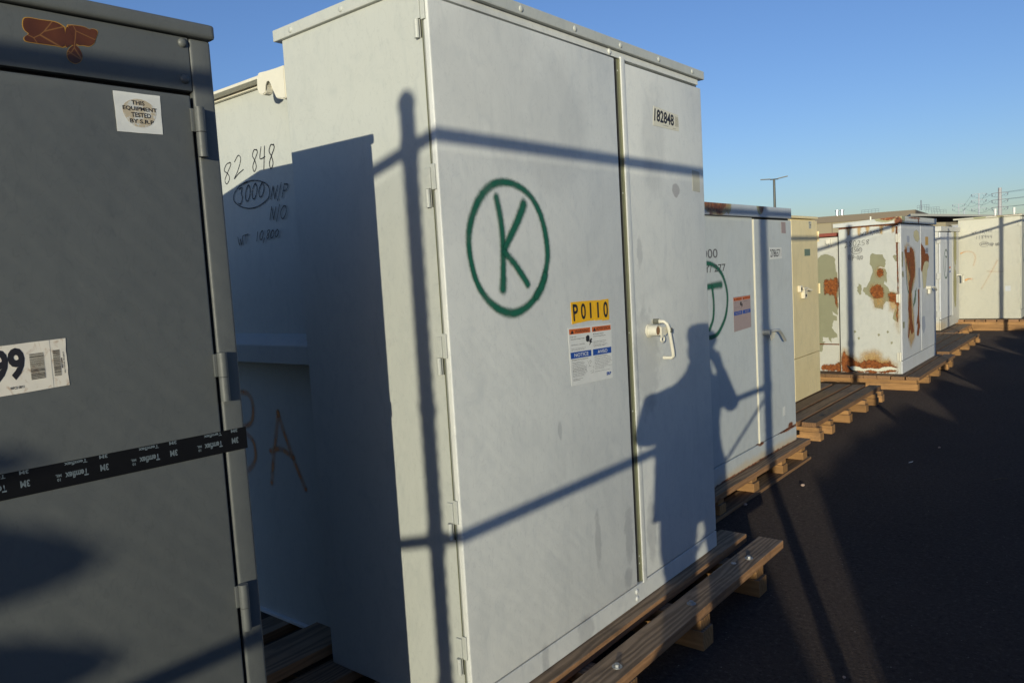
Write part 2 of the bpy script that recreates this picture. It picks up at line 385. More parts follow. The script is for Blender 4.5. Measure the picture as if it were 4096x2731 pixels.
def text_mesh(s, bold=0.0):
    cu = bpy.data.curves.new('t', 'FONT'); cu.body = s; cu.size = 1; cu.offset = bold; cu.resolution_u = 3
    o = bpy.data.objects.new('t', cu); C.objects.link(o)
    dg = bpy.context.evaluated_depsgraph_get(); dg.update(); me = bpy.data.meshes.new_from_object(o.evaluated_get(dg))
    bpy.data.objects.remove(o); bpy.data.curves.remove(cu); return me
def texts(items, q, plane, off, name, m, parent, bold=.02):
    """items: (string, s0, t0, s1, t1[, flip]) boxes in the unit square of quad q, all one mesh of lettering"""
    f = quadmap(q); bm = bmesh.new()
    for it in items:
        s, a0, b0, a1, b1 = it[:5]; flip = len(it) > 5 and it[5]
        me = text_mesh(s, bold)
        if not me.vertices: continue
        xs = [v.co.x for v in me.vertices]; ys = [v.co.y for v in me.vertices]; x0, x1, y0, y1 = min(xs), max(xs), min(ys), max(ys)
        for v in me.vertices:
            a = (v.co.x-x0)/(x1-x0+1e-9); b = (v.co.y-y0)/(y1-y0+1e-9)
            if flip: a, b = 1-a, 1-b
            v.co = plane(*f(a0+(a1-a0)*a, b0+(b1-b0)*b), off)
        bm.from_mesh(me); bpy.data.meshes.remove(me)
    mb = MB(); mb.bm.free(); mb.bm = bm; return mb.build(name, m, parent)
def smooth_path(pts, n=8):
    if len(pts) < 3: return [(pts[0][0]+(pts[1][0]-pts[0][0])*i/n, pts[0][1]+(pts[1][1]-pts[0][1])*i/n) for i in range(n+1)]
    out = []; P = [pts[0]]+list(pts)+[pts[-1]]
    if pts[0] == pts[-1]: P = [pts[-2]]+list(pts)+[pts[1]]
    for i in range(1, len(P)-2):
        for k in range(n):
            t = k/n; r = []
            for c in (0, 1):
                p0, p1, p2, p3 = P[i-1][c], P[i][c], P[i+1][c], P[i+2][c]
                r.append(.5*(2*p1+(p2-p0)*t+(2*p0-5*p1+4*p2-p3)*t*t+(3*p1-p0-3*p2+p3)*t**3))
            out.append(tuple(r))
    out.append(tuple(pts[-1])); return out
def ribbon(strokes, width, plane, off, name, m, parent, fade=None, label=None, sm=8):
    """painted strokes as thin strips; UV.x = distance from the stroke's middle, UV.y = strength"""
    bm = bmesh.new(); uvl = bm.loops.layers.uv.new('UVMap'); WS = 1.3 if 'spray' in m.name else 1.0
    for si, st in enumerate(strokes):
        w_ = width; pts = st; fd = fade
        if isinstance(st, dict): w_ = st.get('w', width); pts = st['p']; fd = st.get('fade', fade)
        pts = smooth_path(pts, sm); o_ = off+si*.00025; n = len(pts); rows = []
        for i, p in enumerate(pts):
            a, b = pts[max(i-1, 0)], pts[min(i+1, n-1)]; dx, dy = b[0]-a[0], b[1]-a[1]; L = math.hypot(dx, dy) or 1
            nx, ny = -dy/L, dx/L; ww = (w_(i/(n-1)) if callable(w_) else w_)*WS
            h = ww/2; rows.append([(bm.verts.new(plane(p[0]+nx*h*k, p[1]+ny*h*k, o_)), abs(k)) for k in (-1, 0, 1)]+[i/(n-1)])
        st_ = (lambda t: fd(t)) if fd else (lambda t: 1.0)
        def face(vs, uvs):
            f_ = bm.faces.new(vs)
            for l, u in zip(f_.loops, uvs): l[uvl].uv = u
        for A, B in zip(rows, rows[1:]):
            for k in (0, 1):
                face([A[k][0], A[k+1][0], B[k+1][0], B[k][0]], [(A[k][1], st_(A[3])), (A[k+1][1], st_(A[3])), (B[k+1][1], st_(B[3])), (B[k][1], st_(B[3]))])
        if pts[0] != pts[-1]:
            for end, row, nb in ((0, rows[0], 1), (1, rows[-1], -2)):
                p = pts[0] if end == 0 else pts[-1]; q = pts[1] if end == 0 else pts[-2]
                ww = (w_(float(end)) if callable(w_) else w_)*WS; ang = math.atan2(p[1]-q[1], p[0]-q[0]); s_ = st_(float(end))
                arc = [bm.verts.new(plane(p[0]+math.cos(ang+t)*ww/2, p[1]+math.sin(ang+t)*ww/2, o_)) for t in (-math.pi/2+math.pi*k/8 for k in range(9))]
                for a, b in zip(arc, arc[1:]): face([row[1][0], a, b], [(0, s_), (1, s_), (1, s_)])
    me_mb = MB(); me_mb.bm.free(); me_mb.bm = bm; return me_mb.build(name, m, parent, label=label)
# handwriting: strokes in a unit box
G = {'0': [[(.5, 1), (.15, .7), (.1, .3), (.4, 0), (.8, .2), (.9, .65), (.6, 1), (.4, .95)]],
     '1': [[(.5, 1), (.45, 0)]],
     '2': [[(.1, .8), (.5, 1), (.75, .75), (.45, .3), (.05, 0), (.5, .12), (1, .18)]],
     '3': [[(.1, .95), (.6, 1), (.5, .65), (.75, .35), (.45, .02), (.05, .1)]],
     '4': [[(.25, 1), (.1, .5), (.8, .55)], [(.75, 1), (.65, 0)]],
     '5': [[(.9, 1), (.3, .95), (.2, .55), (.7, .5), (.75, .1), (.1, 0)]],
     '6': [[(.7, 1), (.2, .5), (.2, .1), (.7, .05), (.8, .4), (.3, .45)]],
     '7': [[(.05, .95), (.9, 1), (.4, 0)]],
     '8': [[(.85, .95), (.45, 1), (.2, .75), (.55, .5), (.75, .2), (.45, 0), (.25, .25), (.55, .55), (.9, .85), (.8, 1)]],
     '9': [[(.85, .8), (.45, 1), (.2, .7), (.5, .5), (.85, .8), (.7, .3), (.6, 0)]],
     'N': [[(.05, 0), (.2, 1)], [(.2, 1), (.7, 0)], [(.7, 0), (.95, 1)]],
     'n': [[(.1, 0), (.15, .9), (.8, .85), (.75, .0)]],
     'P': [[(.15, 0), (.3, 1)], [(.3, .95), (.9, .9), (.7, .5), (.2, .5)]],
     'p': [[(.1, -.3), (.3, .9)], [(.3, .9), (.95, .8), (.75, .3), (.2, .3)]],
     'O': [[(.5, 1), (.1, .6), (.2, .1), (.6, 0), (.95, .5), (.8, .95), (.4, .95)]],
     'W': [[(.0, 1), (.2, 0), (.5, .7), (.65, 0), (1, 1)]],
     'T': [[(.0, .95), (1, 1)], [(.5, 1), (.4, 0)]],
     'A': [[(0, 0), (.45, 1)], [(.45, 1), (1, 0)], [(.15, .45), (.8, .4)]],
     '/': [[(.8, 1.1), (.2, -.2)]], ',': [[(.5, .1), (.1, -.4)]], '-': [[(.1, .5), (.9, .52)]], ' ': []}
G['o'] = G['0']
def hand(s, q, tilt=0):
    f = quadmap(q); n = sum(.5 if c in ',/' else 1 for c in s); out = []; x = 0
    for i, c in enumerate(s):
        wd = (.5 if c in ',/' else 1)/n
        for st in G[c]:
            j = .04*math.sin(i*7.3)
            out.append([f(x+wd*(.08+.84*px)+tilt*(py-.5)/n, py*(1+j)+j) for px, py in st])
        x += wd
    return out
def Q(u0, v0, u1, v1, h, h1=None, lean=0):   # baseline from (u0,v0) to (u1,v1), height h
    h1 = h if h1 is None else h1
    return ((u0+lean, v0+h), (u1+lean, v1+h1), (u1, v1), (u0, v0))
def ellipse(cu, cv, ru, rv, n=14, start=0, span=360, wob=.03):
    return [(cu+ru*math.cos(R(start+span*i/n))*(1+wob*math.sin(i*2.1)), cv+rv*math.sin(R(start+span*i/n))*(1+wob*math.cos(i*1.7))) for i in range(n+1)]


# ------------------------------------------------------------------ ground
def ground():
    mb = MB(); t = bmesh.new()
    xs = [-1500, -300, -60, -20, -8, -3, 0, 3, 8, 20, 60, 300, 1500]; ys = [-400, -60, -15, -4, 0, 4, 9, 16, 30, 70, 200, 600, 2500]
    g = [[t.verts.new((x, y, 0)) for y in ys] for x in xs]
    for i in range(len(xs)-1):
        for j in range(len(ys)-1): t.faces.new((g[i][j], g[i+1][j], g[i+1][j+1], g[i][j+1]))
    mb.bm.free(); mb.bm = t; o = mb.build('ground', ASPHALT); o['kind'] = 'structure'
ground()
def shade_bank():
    # added unseen bank; its crest is shaped to shade the yard, with lit notches
    xb = 3.0; notch = [(.50, .25, -.35), (2.16, .17, -1.25), (2.88, .15, -1.27), (3.75, .08, -1.6), (4.25, .15, -1.2), (4.98, .12, -1.45), (-.55, .2, -1.25)]
    def crest(x, y):
        p = x*math.cos(AZ)+y*math.sin(AZ); xe = -1.74+.04*math.sin(p*9)+.03*math.sin(p*23+1)
        for c, hw, d in notch:
            k = 1-abs(p-c)/hw
            if k > 0: xe = max(xe, -1.74+(d+1.74)*min(1, k*1.25))
        return .2568*(xb-xe)
    t = bmesh.new(); rows = []; y = -20
    prof = [(-.75, 0), (-.45, .45), (-.2, .85), (-.06, .985), (0, 1), (.06, .985), (.2, .85), (.5, .45), (.9, 0)]
    while y < 14:
        rows.append([t.verts.new((xb+dx, y, crest(xb+dx, y)*k-(.02 if k == 0 else 0))) for dx, k in prof]); y += .06
    for A, B in zip(rows, rows[1:]):
        for i in range(len(A)-1): t.faces.new((A[i], A[i+1], B[i+1], B[i]))
    mb = MB(); mb.bm.free(); mb.bm = t; o = mb.build('shade_casting_bank', DIRT); o['kind'] = 'structure'
shade_bank()

# ------------------------------------------------------------------ big grey transformer with the green K
def rivets(pts, n, r, h, m, parent, name='rivet'):
    for p in pts: MB().dome(p, n, r, h).build(name, m, parent, True)
def big_grey():
    X, Y0, Y1, Z = -1.537, 1.583, 3.307, .16
    t = thing('transformer', 'big pale grey padmount transformer with a circled green K sprayed on its door', 'transformer', (X, Y0, Z))
    XB = X-.0225
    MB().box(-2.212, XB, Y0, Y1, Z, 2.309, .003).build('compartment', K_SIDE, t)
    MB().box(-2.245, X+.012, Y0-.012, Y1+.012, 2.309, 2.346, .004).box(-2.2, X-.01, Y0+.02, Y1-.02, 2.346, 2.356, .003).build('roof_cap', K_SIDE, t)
    rivets([(X+.012, y, 2.327) for y in (1.70, 1.996, 2.297, 2.599, 2.898, 3.2)], (1, 0, 0), .0105, .0045, K_SIDE, t); rivets([(x, Y0-.012, 2.326) for x in (-2.145, -1.887, -1.64)], (0, -1, 0), .0105, .0045, K_SIDE, t)
    rivets([(X-.002, 2.54, 2.297), (X, 2.558, .212), (X, 2.559, .183)], (1, 0, 0), .011, .005, K_PAINT, t)
    MB().box(XB+.0005, X-.003, Y0+.001, 3.283, 2.284, 2.3085, .002).build('header_panel', K_PAINT, t)
    MB().box(XB+.0005, X-.001, Y0+.001, Y1-.0005, Z+.001, .234, .003).build('base_panel', K_PAINT, t)
    L = MB().box(XB+.002, X, Y0+.003, 2.568, .239, 2.278, .005, 3).build('door', K_PAINT, t, True, label='left door of the compartment, with the green K')
    Rr = MB().box(XB+.002, X-.002, 2.613, Y1-.0005, .239, 2.273, .004, 3).box(X-.003, X+.0022, 2.6125, 2.640, .229, 2.29, .0008).build('door', K_PAINT, t, True, label='narrower right door with the handle')
    MB().box(XB+.001, X-.010, 2.5965, 2.6118, .236, 2.283, .001).box(XB+.001, X-.0035, 2.6119, 2.6128, .236, 2.283).build('door_edge', OLIVE, Rr)
    MB().box(XB+.0008, XB+.0012, 2.568, 2.587, .236, 2.283).box(XB+.0013, X-.0095, 2.5955, 2.5963, .236, 2.2835).build('door_gap', DARK, t)
    rivets([(X-.0105, 2.606, z) for z in (2.24, 1.78, 1.24, .93, .34, .31)], (1, 0, 0), .0036, .002, K_SIDE, Rr, 'latch_pin')
    for z0, z1 in ((2.168, 2.218), (1.699, 1.75), (1.218, 1.267), (.724, .774), (.308, .358)):
        h = MB().tube([(-1.5735, Y0-.0075, z0), (-1.5735, Y0-.0075, z1)], .0075).build('hinge', K_SIDE, t, True)
        MB().box(-1.5835, -1.5615, Y0-.0065, Y0, z1+.0015, z1+.062, .002).box(-1.59, -1.5805, Y0-.004, Y0, z0+.004, z0+.018, .0015).box(-1.59, -1.5805, Y0-.004, Y0, z0+.03, z0+.042, .0015).build('hinge_leaf', K_SIDE, h)
        MB().box(-1.561, -1.545, Y0-.003, Y0+.002, z1-.002, z1+.07, .002).build('hinge_leaf', K_SIDE, h)
        MB().box(-1.5655, -1.561, Y0-.001, Y0+.001, z0, z1).build('hinge_gap', DARK, h)
    MB().box(-1.5605, -1.5588, Y0-.0012, Y0+.002, .24, 2.28).build('corner_seam', OLIVE, t)
    # handle: socket, bracket with padlock eye, bent bar
    hd = MB().tube([(X+.003, 2.777, 1.270), (X+.014, 2.779, 1.270), (X+.032, 2.782, 1.270)], .0105).tube(
        [(X+.030, 2.782, 1.270), (X+.048, 2.786, 1.268), (X+.058, 2.790, 1.258), (X+.062, 2.796, 1.240), (X+.062, 2.806, 1.205), (X+.062, 2.822, 1.148), (X+.060, 2.830, 1.124), (X+.050, 2.834, 1.116), (X+.030, 2.835, 1.115), (X+.012, 2.835, 1.115)], .0072, 14).build('handle', CREAM, Rr, True)
    MB().tube([(X, 2.742, 1.236), (X+.006, 2.742, 1.236)], .028, 20).tube([(X+.006, 2.742, 1.236), (X+.046, 2.742, 1.236)], .022, 20, False, None).tube([(X+.04, 2.742, 1.236), (X+.0405, 2.742, 1.236)], .018, 20).build('handle_socket', CREAM, Rr, True)
    MB().tube([(X+.0412, 2.742, 1.236), (X+.0418, 2.742, 1.236)], .0165, 20).build('bolt_recess', RUSTY, Rr, True)
    MB().tube([(X+.004, 2.777, 1.270), (X+.028, 2.7815, 1.270)], .0125, 6).build('lock_collar', GREYWORN, hd, True)
    # bracket plate with an eye
    MB().prism([(X+.045, 2.755, 1.25), (X+.045, 2.80, 1.245), (X+.045, 2.806, 1.222), (X+.045, 2.79, 1.214), (X+.045, 2.755, 1.212)], (.006, 0, 0)).build('bracket', CREAM, Rr)
    MB().tube([(X+.047, 2.768+.014*math.cos(a), 1.199+.011*math.sin(a)) for a in (2*math.pi*k/16 for k in range(17))], .0042, 8, False).build('padlock_eye', CREAM, Rr, True)
    MB().box(X+.055, X+.0712, 2.795, 2.812, 1.222, 1.242, .003).build('lever_knuckle', GREYWORN, hd)
    # rear tank
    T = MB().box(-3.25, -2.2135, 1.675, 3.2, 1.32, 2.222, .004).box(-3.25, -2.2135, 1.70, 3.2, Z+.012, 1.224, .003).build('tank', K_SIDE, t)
    MB().prism([(-2.2135, 1.600, 1.222), (-2.2135, 1.600, 1.288), (-2.2135, 1.674, 1.325), (-2.2135, 1.76, 1.325), (-2.2135, 1.76, 1.222)], (-1.05, 0, 0), .002).build('tank_ledge', K_SIDE, T)
    MB().box(-3.26, -2.214, 1.685, 3.21, Z, .172, .002).build('tank_base_flange', K_PAINT, T)
    MB().box(-3.28, -2.213, 1.615, 3.23, 2.232, 2.243, .002).box(-3.27, -2.213, 1.66, 3.2, 2.2225, 2.2315, .002).build('tank_lid', CREAM, T)
    hk = [(-2.362, 2.236), (-2.374, 2.218), (-2.376, 2.185), (-2.368, 2.166), (-2.345, 2.158), (-2.327, 2.162), (-2.328, 2.186), (-2.318, 2.200), (-2.302, 2.201), (-2.290, 2.186), (-2.284, 2.158), (-2.270, 2.134), (-2.2335, 2.124), (-2.2145, 2.124), (-2.2145, 2.231), (-2.3, 2.231)]
    MB().prism([(x, 1.612, z) for x, z in hk], (0, -.030, 0), .003).build('lifting_hook', CREAM, T)
    # marker handwriting on the tank
    s = S(1.675); st = hand('82', Q(-2.81, 1.903, -2.645, 1.935, .075, .075, .01))+hand('848', Q(-2.603, 1.935, -2.44, 1.926, .078, .082, .012))
    st += hand('1', Q(-2.87, 1.893, -2.83, 1.90, .08))
    st += hand('3000', Q(-2.708, 1.822, -2.522, 1.838, .062, .048, .014))+[ellipse(-2.607, 1.852, .122, .050, 16, 100, 372, .02)]
    st += hand('N/P', Q(-2.488, 1.822, -2.375, 1.818, .045, .045, .015))+hand('N/O', Q(-2.502, 1.748, -2.392, 1.743, .046, .042, .012))
    st += hand('WT', Q(-2.722, 1.668, -2.642, 1.672, .032, .032, .0))+hand('10,800', Q(-2.604, 1.675, -2.446, 1.684, .034, .026, .01))
    ribbon([{'p': p, 'w': .0042} for p in st], .0042, s, .0008, 'handwriting', MARKER, T, sm=5)
    st = [{'p': [(-2.90, 1.08), (-2.80, 1.075), (-2.769, 1.03), (-2.79, .96), (-2.86, .925), (-2.79, .88), (-2.785, .81), (-2.84, .757), (-2.9, .75)]},
          {'p': [(-2.597, 1.012), (-2.63, .90), (-2.662, .80), (-2.682, .722)]}, {'p': [(-2.597, 1.012), (-2.56, .92), (-2.50, .80), (-2.456, .726)]}, {'p': [(-2.67, .853), (-2.60, .868), (-2.52, .842)]}]
    ribbon(st, .030, S(1.70), .0008, 'spray_lettering', ORANGE_SPRAY, T, fade=lambda t: .6-.25*math.sin(t*9)**2)
    # green K in its ring, on the left door
    f = F(X)
    ring = [(2.092, 1.48), (2.098, 1.54), (2.07, 1.64), (2.02, 1.735), (1.95, 1.785), (1.885, 1.797), (1.80, 1.765), (1.735, 1.70), (1.695, 1.61), (1.69, 1.53), (1.71, 1.45), (1.76, 1.395), (1.83, 1.365), (1.91, 1.358), (1.99, 1.372), (2.04, 1.408), (2.078, 1.445)]
    w1 = lambda t: .036 if t < .9 else .036+.02*(t-.9)*10
    ring = ellipse(1.888, 1.579, .194, .204, 18, -30, 360, .010)
    ribbon([{'p': ring, 'w': lambda t: .033+.004*math.sin(t*17)}, {'p': [(2.060, 1.484), (2.038, 1.448), (2.008, 1.420)], 'w': .042},
            {'p': [(1.832, 1.733), (1.846, 1.67), (1.851, 1.60), (1.846, 1.52), (1.838, 1.452)], 'w': lambda t: .036 if t < .85 else .042},
            {'p': [(1.966, 1.716), (1.932, 1.665), (1.886, 1.61), (1.858, 1.575)], 'w': lambda t: .046-.014*t},
            {'p': [(1.856, 1.565), (1.90, 1.53), (1.943, 1.485), (1.964, 1.460)], 'w': .033}], .036, f, .0010, 'spray_letter', GREEN_SPRAY, L)
    # P0110 tiles
    tiles = [((2.201, 1.386), (2.250, 1.3855), (2.252, 1.311), (2.204, 1.309)), ((2.2505, 1.386), (2.300, 1.385), (2.300, 1.313), (2.2525, 1.310)), ((2.3005, 1.385), (2.349, 1.3835), (2.349, 1.312), (2.3005, 1.3125)),
             ((2.3495, 1.3835), (2.398, 1.382), (2.398, 1.309), (2.3495, 1.310)), ((2.3985, 1.3825), (2.448, 1.383), (2.447, 1.305), (2.3985, 1.306))]
    for q, ch in zip(tiles, 'P0110'):
        o = plate(q, f, .0004, 'number_tile', YELLOW, L, ragged=.006); texts([(ch, .36 if ch == '1' else .2, .12, .58 if ch == '1' else .84, .90)], q, f, .0018, 'numeral', BLACK, o, .022)
    warning(L, f, ((2.177, 1.298), (2.459, 1.290), (2.452, 1.086), (2.182, 1.094)), False)
    q = ((2.863, 2.140), (3.076, 2.128), (3.079, 2.060), (2.851, 2.062)); o = plate(q, F(X-.002), .0003, 'number_label', CREAMSTICK, Rr, ragged=.004)
    texts([('182848', .03, .24, .80, .90)], q, F(X-.002), .0015, 'numerals', BLACK, o, .03)
    texts([('|||||||||', .85, .25, .98, .85), ('SALT RIVER PROJECT', .35, .1, .58, .15), ('WFCD 08', .75, .07, .86, .12)], q, F(X-.002), .0015, 'barcode', STENCIL, o, .0)
    plate(((3.19, 1.905), (3.262, 1.90), (3.262, 1.81), (3.19, 1.815)), F(X-.002), .0004, 'faded_label', FADEDLBL, Rr)
    return t

def warning(parent, f, q, faded):
    base = plate(q, f, .0004, 'warning_label', PINKISH if faded else STICKER, parent)
    for a0, a1 in ((.02, .49), (.53, .98)):
        plate(q, f, .0014, 'orange_header', ORANGE, base, .0002, (a0, .885, a1, .975)); plate(q, f, .0014, 'blue_header', BLUE, base, .0002, (a0, .465, a1, .575))
    texts([('WARNING', .14, .90, .46, .955), ('ADVERTENCIA', .63, .905, .965, .96)], q, f, .0019, 'header_words', BLACK, base, .012)
    texts([('NOTICE', .10, .49, .42, .55), ('AVISO', .64, .49, .88, .55)], q, f, .0019, 'header_words', STICKER if not faded else PINKISH, base, .012)
    # warning triangles
    fm = quadmap(q); mb = MB()
    for c in (.08, .585):
        mb.prism([f(*fm(a, b), .0018) for a, b in ((c-.035, .895), (c+.035, .895), (c, .962))], f(0, 0, .0003)-f(0, 0, 0))
    mb.prism([f(*fm(a, b), .0018) for a, b in ((.38, .74), (.38, .82), (.43, .845), (.46, .82), (.46, .74), (.42, .72))], f(0, 0, .0003)-f(0, 0, 0))
    mb.prism([f(*fm(a, b), .0018) for a, b in ((.45, .72), (.49, .78), (.52, .77), (.50, .73), (.53, .70), (.50, .71), (.48, .69), (.46, .66), (.45, .67), (.47, .705))], f(0, 0, .0003)-f(0, 0, 0))
    mb.build('pictogram', BLACK, base)
    if faded:
        texts([('Keep Out!', .04, .83, .15, .85), ('Manténgase Alejado!', .55, .82, .80, .84), ('Can shock, burn, or cause death.', .04, .68, .35, .70)], q, f, .0019, 'fine_print', STENCIL, base, 0)
        return
    it = [('Keep Out!', .04, .825, .16, .85), ('Hazardous Voltage Inside.', .04, .785, .35, .81), ('Can shock, burn, or cause death.', .04, .69, .35, .71), ('If open or unlocked immediately call', .04, .625, .36, .64), ('Salt River Project (602) 236-8811.', .04, .60, .34, .615),
          ('Manténgase Alejado!', .55, .83, .80, .855), ('Contiene Voltaje Peligroso.', .55, .79, .85, .815), ('Puede producir choques electricos,', .55, .70, .86, .72), ('quemaduras o causara la muerte.', .55, .675, .84, .69),
          ('Si se encuentra abierto o sin llave llame a', .55, .64, .89, .655), ('Salt River Project (602) 236-8811.', .55, .615, .83, .63), ('Energized Electrical Equipment', .04, .425, .41, .45), ('Equipo Electrico Energizado', .56, .43, .88, .45),
          ('Direct sprinkler heads away', .04, .10, .26, .115), ('from this enclosure', .04, .08, .2, .095), ('Dirija los aspersores alejados de este modulo.', .56, .165, .92, .18)]
    eng = ['Obstructions impeding access can', 'cause delays when restoring electric', 'service. Please do not place any', 'obstructions (fences, shrubs, trees, etc.)', 'closer than 12 feet in front of the doors', 'and 3 feet from the sides. Please contact', 'SRP Design at 602-236-0777 before placing', 'any temporary or permanent structure (sheds,', 'gym models, accessory buildings, etc.)', 'within 12 feet of this equipment.']
    esp = ['Obstrucciones pueden causar retrasos en restaurarse', 'el servicio electrico. Por favor no ponga obstrucciones', '(cercos, arbustos, arboles, etc.) a una medida menos de', 'doce pies en frente de las puertas y tres pies a los lados.', 'Por favor contacte a SRP Design a 602-236-0777 antes', 'de poner estructuras temporales o permanentes', '(establos, modelos de parque, edificios, accesorios, etc.)', 'dentro de 12 pies de el equipo.']
    for i, l in enumerate(eng): it.append((l, .04, .385-i*.027, .04+.0078*len(l), .402-i*.027))
    for i, l in enumerate(esp): it.append((l, .56, .40-i*.027, .56+.0073*len(l), .415-i*.027))
    texts(it, q, f, .0019, 'fine_print', STENCIL, base, .005)
    rnd = random.Random(3); mb = MB()
    for cx, cy, r, n in ((.43, .36, .05, 16), (.43, .29, .03, 8), (.50, .25, .03, 6), (.48, .18, .04, 12)):
        for k in range(n):
            a, b = cx+rnd.uniform(-r, r), cy+rnd.uniform(-r, r)*.6
            mb.prism([f(*fm(a+dx, b+dy), .0018) for dx, dy in ((0, 0), (.010, .002), (.012, .010), (.002, .009))], f(0, 0, .0003)-f(0, 0, 0))
    mb.build('drawing', GREY_INK, base)
    texts([('SRP', .84, .065, .96, .125)], q, f, .0019, 'utility_logo', BLUE, base, .05)
big_grey()

# ------------------------------------------------------------------ near dark transformer
def near_dark():
    X, Y = -1.459, .872      # front right corner; the face runs toward -Y, then the whole turns by -2.8 deg
    t = thing('transformer', 'dark grey-green padmount transformer at the left edge with black tape across its door', 'transformer', (X, Y, .16), -.0492)
    W = 1.75
    MB().box(X-.70, X-.022, Y-W, Y, .16, 1.999, .003).build('compartment', D_PAINT, t)
    MB().box(X-.021, X-.0002, Y-.0440, Y, .16, 1.9985, .006, 3).build('corner_post', D_PAINT, t, True)
    d = MB().box(X-.020, X, Y-1.0, Y-.0515, .25, 1.886, .004, 3).build('door', D_PAINT, t, True)
    MB().box(X-.020, X-.001, Y-W, Y-1.006, .25, 1.886, .004, 3).build('door', D_PAINT, t, True, label='second door, beyond the left edge')
    MB().box(X-.020, X-.001, Y-W, Y-.0452, 1.895, 1.9985, .003, 2).build('header_panel', D_PAINT, t, True)
    MB().box(X-.0215, X-.0208, Y-1.006, Y-.044, .24, 1.895).build('door_gap', DARK, t)
    MB().box(X-.72, X+.010, Y-W-.01, Y+.008, 2.0, 2.030, .010, 4).build('roof_cap', D_PAINT, t, True)
    MB().prism([(X-.7, Y, .2), (X-.7, Y, 2.0), (X-1.0, Y, 1.86), (X-1.5, Y, 1.62), (X-1.5, Y, .2)], (0, -W, 0)).build('tank', D_PAINT, t)
    rivets([(X-.001, Y-.057, 1.987), (X-.001, Y-.059, 1.917)], (1, 0, 0), .0095, .006, D_PAINT, t)
    for z0, z1 in ((1.766, 1.863), (1.273, 1.373), (.784, .884)):
        zm = (z0+z1)/2
        h = MB().tube([(X+.009, Y-.0405, zm+.0006), (X+.009, Y-.0405, z1)], .0098, 16).tube([(X+.009, Y-.0405, z0), (X+.009, Y-.0405, zm-.0006)], .0094, 16).build('hinge', D_PAINT, t, True)
        MB().box(X-.001, X+.004, Y-.056, Y-.046, zm+.001, z1-.002, .002).build('weld_bead', D_PAINT, h, True)
    f = F(X)
    def c(u, z): return (Y+u, z)
    # residue of a burnt logo on the header
    def blobpoly(pts, name, m, off, grow=0):
        cx = sum(p[0] for p in pts)/len(pts); cz = sum(p[1] for p in pts)/len(pts)
        pp = smooth_path(list(pts)+[pts[0]], 3)[:-1]
        pp = [(Y+cx+(u-cx)*(1+grow), cz+(z-cz)*(1+grow)) for u, z in pp]
        return MB().prism([f(u, z, off) for u, z in pp], (.0003, 0, 0))
    A = [(-0.3326, 1.9776), (-0.3238, 1.9811), (-0.308, 1.9811), (-0.2856, 1.982), (-0.2746, 1.9782), (-0.2701, 1.9722), (-0.2725, 1.9432), (-0.2896, 1.9415), (-0.3096, 1.9407), (-0.3303, 1.9405), (-0.3349, 1.9429), (-0.3344, 1.9477), (-0.3277, 1.9542), (-0.3322, 1.9579), (-0.335, 1.9652)]
    B = [(-0.2627, 1.981), (-0.2391, 1.9828), (-0.2287, 1.98), (-0.2245, 1.9817), (-0.2178, 1.9813), (-0.215, 1.977), (-0.2186, 1.9679), (-0.2229, 1.9573), (-0.2317, 1.9502), (-0.2424, 1.9498), (-0.2516, 1.9495), (-0.258, 1.9635), (-0.262, 1.9751)]
    Cc = [(-0.2684, 1.9712), (-0.2632, 1.9763), (-0.2528, 1.9507), (-0.2623, 1.9468), (-0.2712, 1.9425)]
    Dd = [(-0.2612, 1.9445), (-0.2557, 1.948), (-0.2496, 1.943), (-0.2454, 1.9326), (-0.2477, 1.9225), (-0.2563, 1.9161), (-0.2652, 1.9175), (-0.27, 1.9244), (-0.269, 1.9342), (-0.2641, 1.9419)]
    first = None
    for k, (pts) in enumerate((A, B, Cc, Dd)):
        e = blobpoly(pts, 'e', RESIDUE_EDGE, .0002-.001, .05).build('residue_edge', RESIDUE_EDGE, t); blobpoly(pts, 'r', RESIDUE, .0006-.001).build('logo_residue', RESIDUE, e)
    # round stained sticker
    q = (c(-.199, 1.8765), c(-.113, 1.877), c(-.114, 1.804), c(-.198, 1.803))
    o = plate(q, f, .0003, 'test_label', STICKER, d, ragged=.004)
    fm = quadmap(q); MB().prism([f(*fm(.52+.36*math.cos(a)*(1+.06*math.sin(3*a)), .50+.36*math.sin(a)), .0012) for a in (2*math.pi*k/28 for k in range(28))], (.0002, 0, 0)).build('round_stain', STAINED, o)
    texts([('THIS', .36, .70, .64, .81), ('EQUIPMENT', .16, .54, .90, .66), ('TESTED', .33, .39, .76, .51), ('BY S.R.P', .29, .24, .81, .345)], q, f, .0017, 'label_words', BLACK, o, .022)
    # bar-code label, running off frame to the left
    q = (c(-.545, 1.424), c(-.324, 1.4315), c(-.325, 1.348), c(-.545, 1.339)); o = plate(q, f, .0003, 'barcode_label', DIRTYLABEL, d, ragged=.003)
    texts([('407399', .02, .28, .702, .93)], q, f, .0016, 'numerals', BLACK, o, .04)
    texts([('WFCD 08/11', .585, .10, .68, .155)], q, f, .0016, 'small_print', BLACK, o, .02)
    fq = quadmap(q); mb = MB(); rnd = random.Random(5)
    for a0, a1, b0, b1, n in ((.735, .835, .235, .765, 26), (.90, .95, .235, .775, 22)):
        b = b0
        while b < b1:
            h = rnd.choice((.006, .010, .016)); mb.prism([f(*fq(a, bb), .0016) for a, bb in ((a0, b), (a1, b), (a1, b+h), (a0, b+h))], (.0002, 0, 0)); b += h+rnd.choice((.006, .009))
    mb.build('barcode', BLACK, o)
    # small vertical lettering beside the bar code
    q2 = (fq(.955, .36), fq(.955, .66), fq(.975, .66), fq(.975, .36))
    def qv(a0, b0, a1, b1): return (fq(a0, b0), fq(a0, b1), fq(a1, b1), fq(a1, b0))
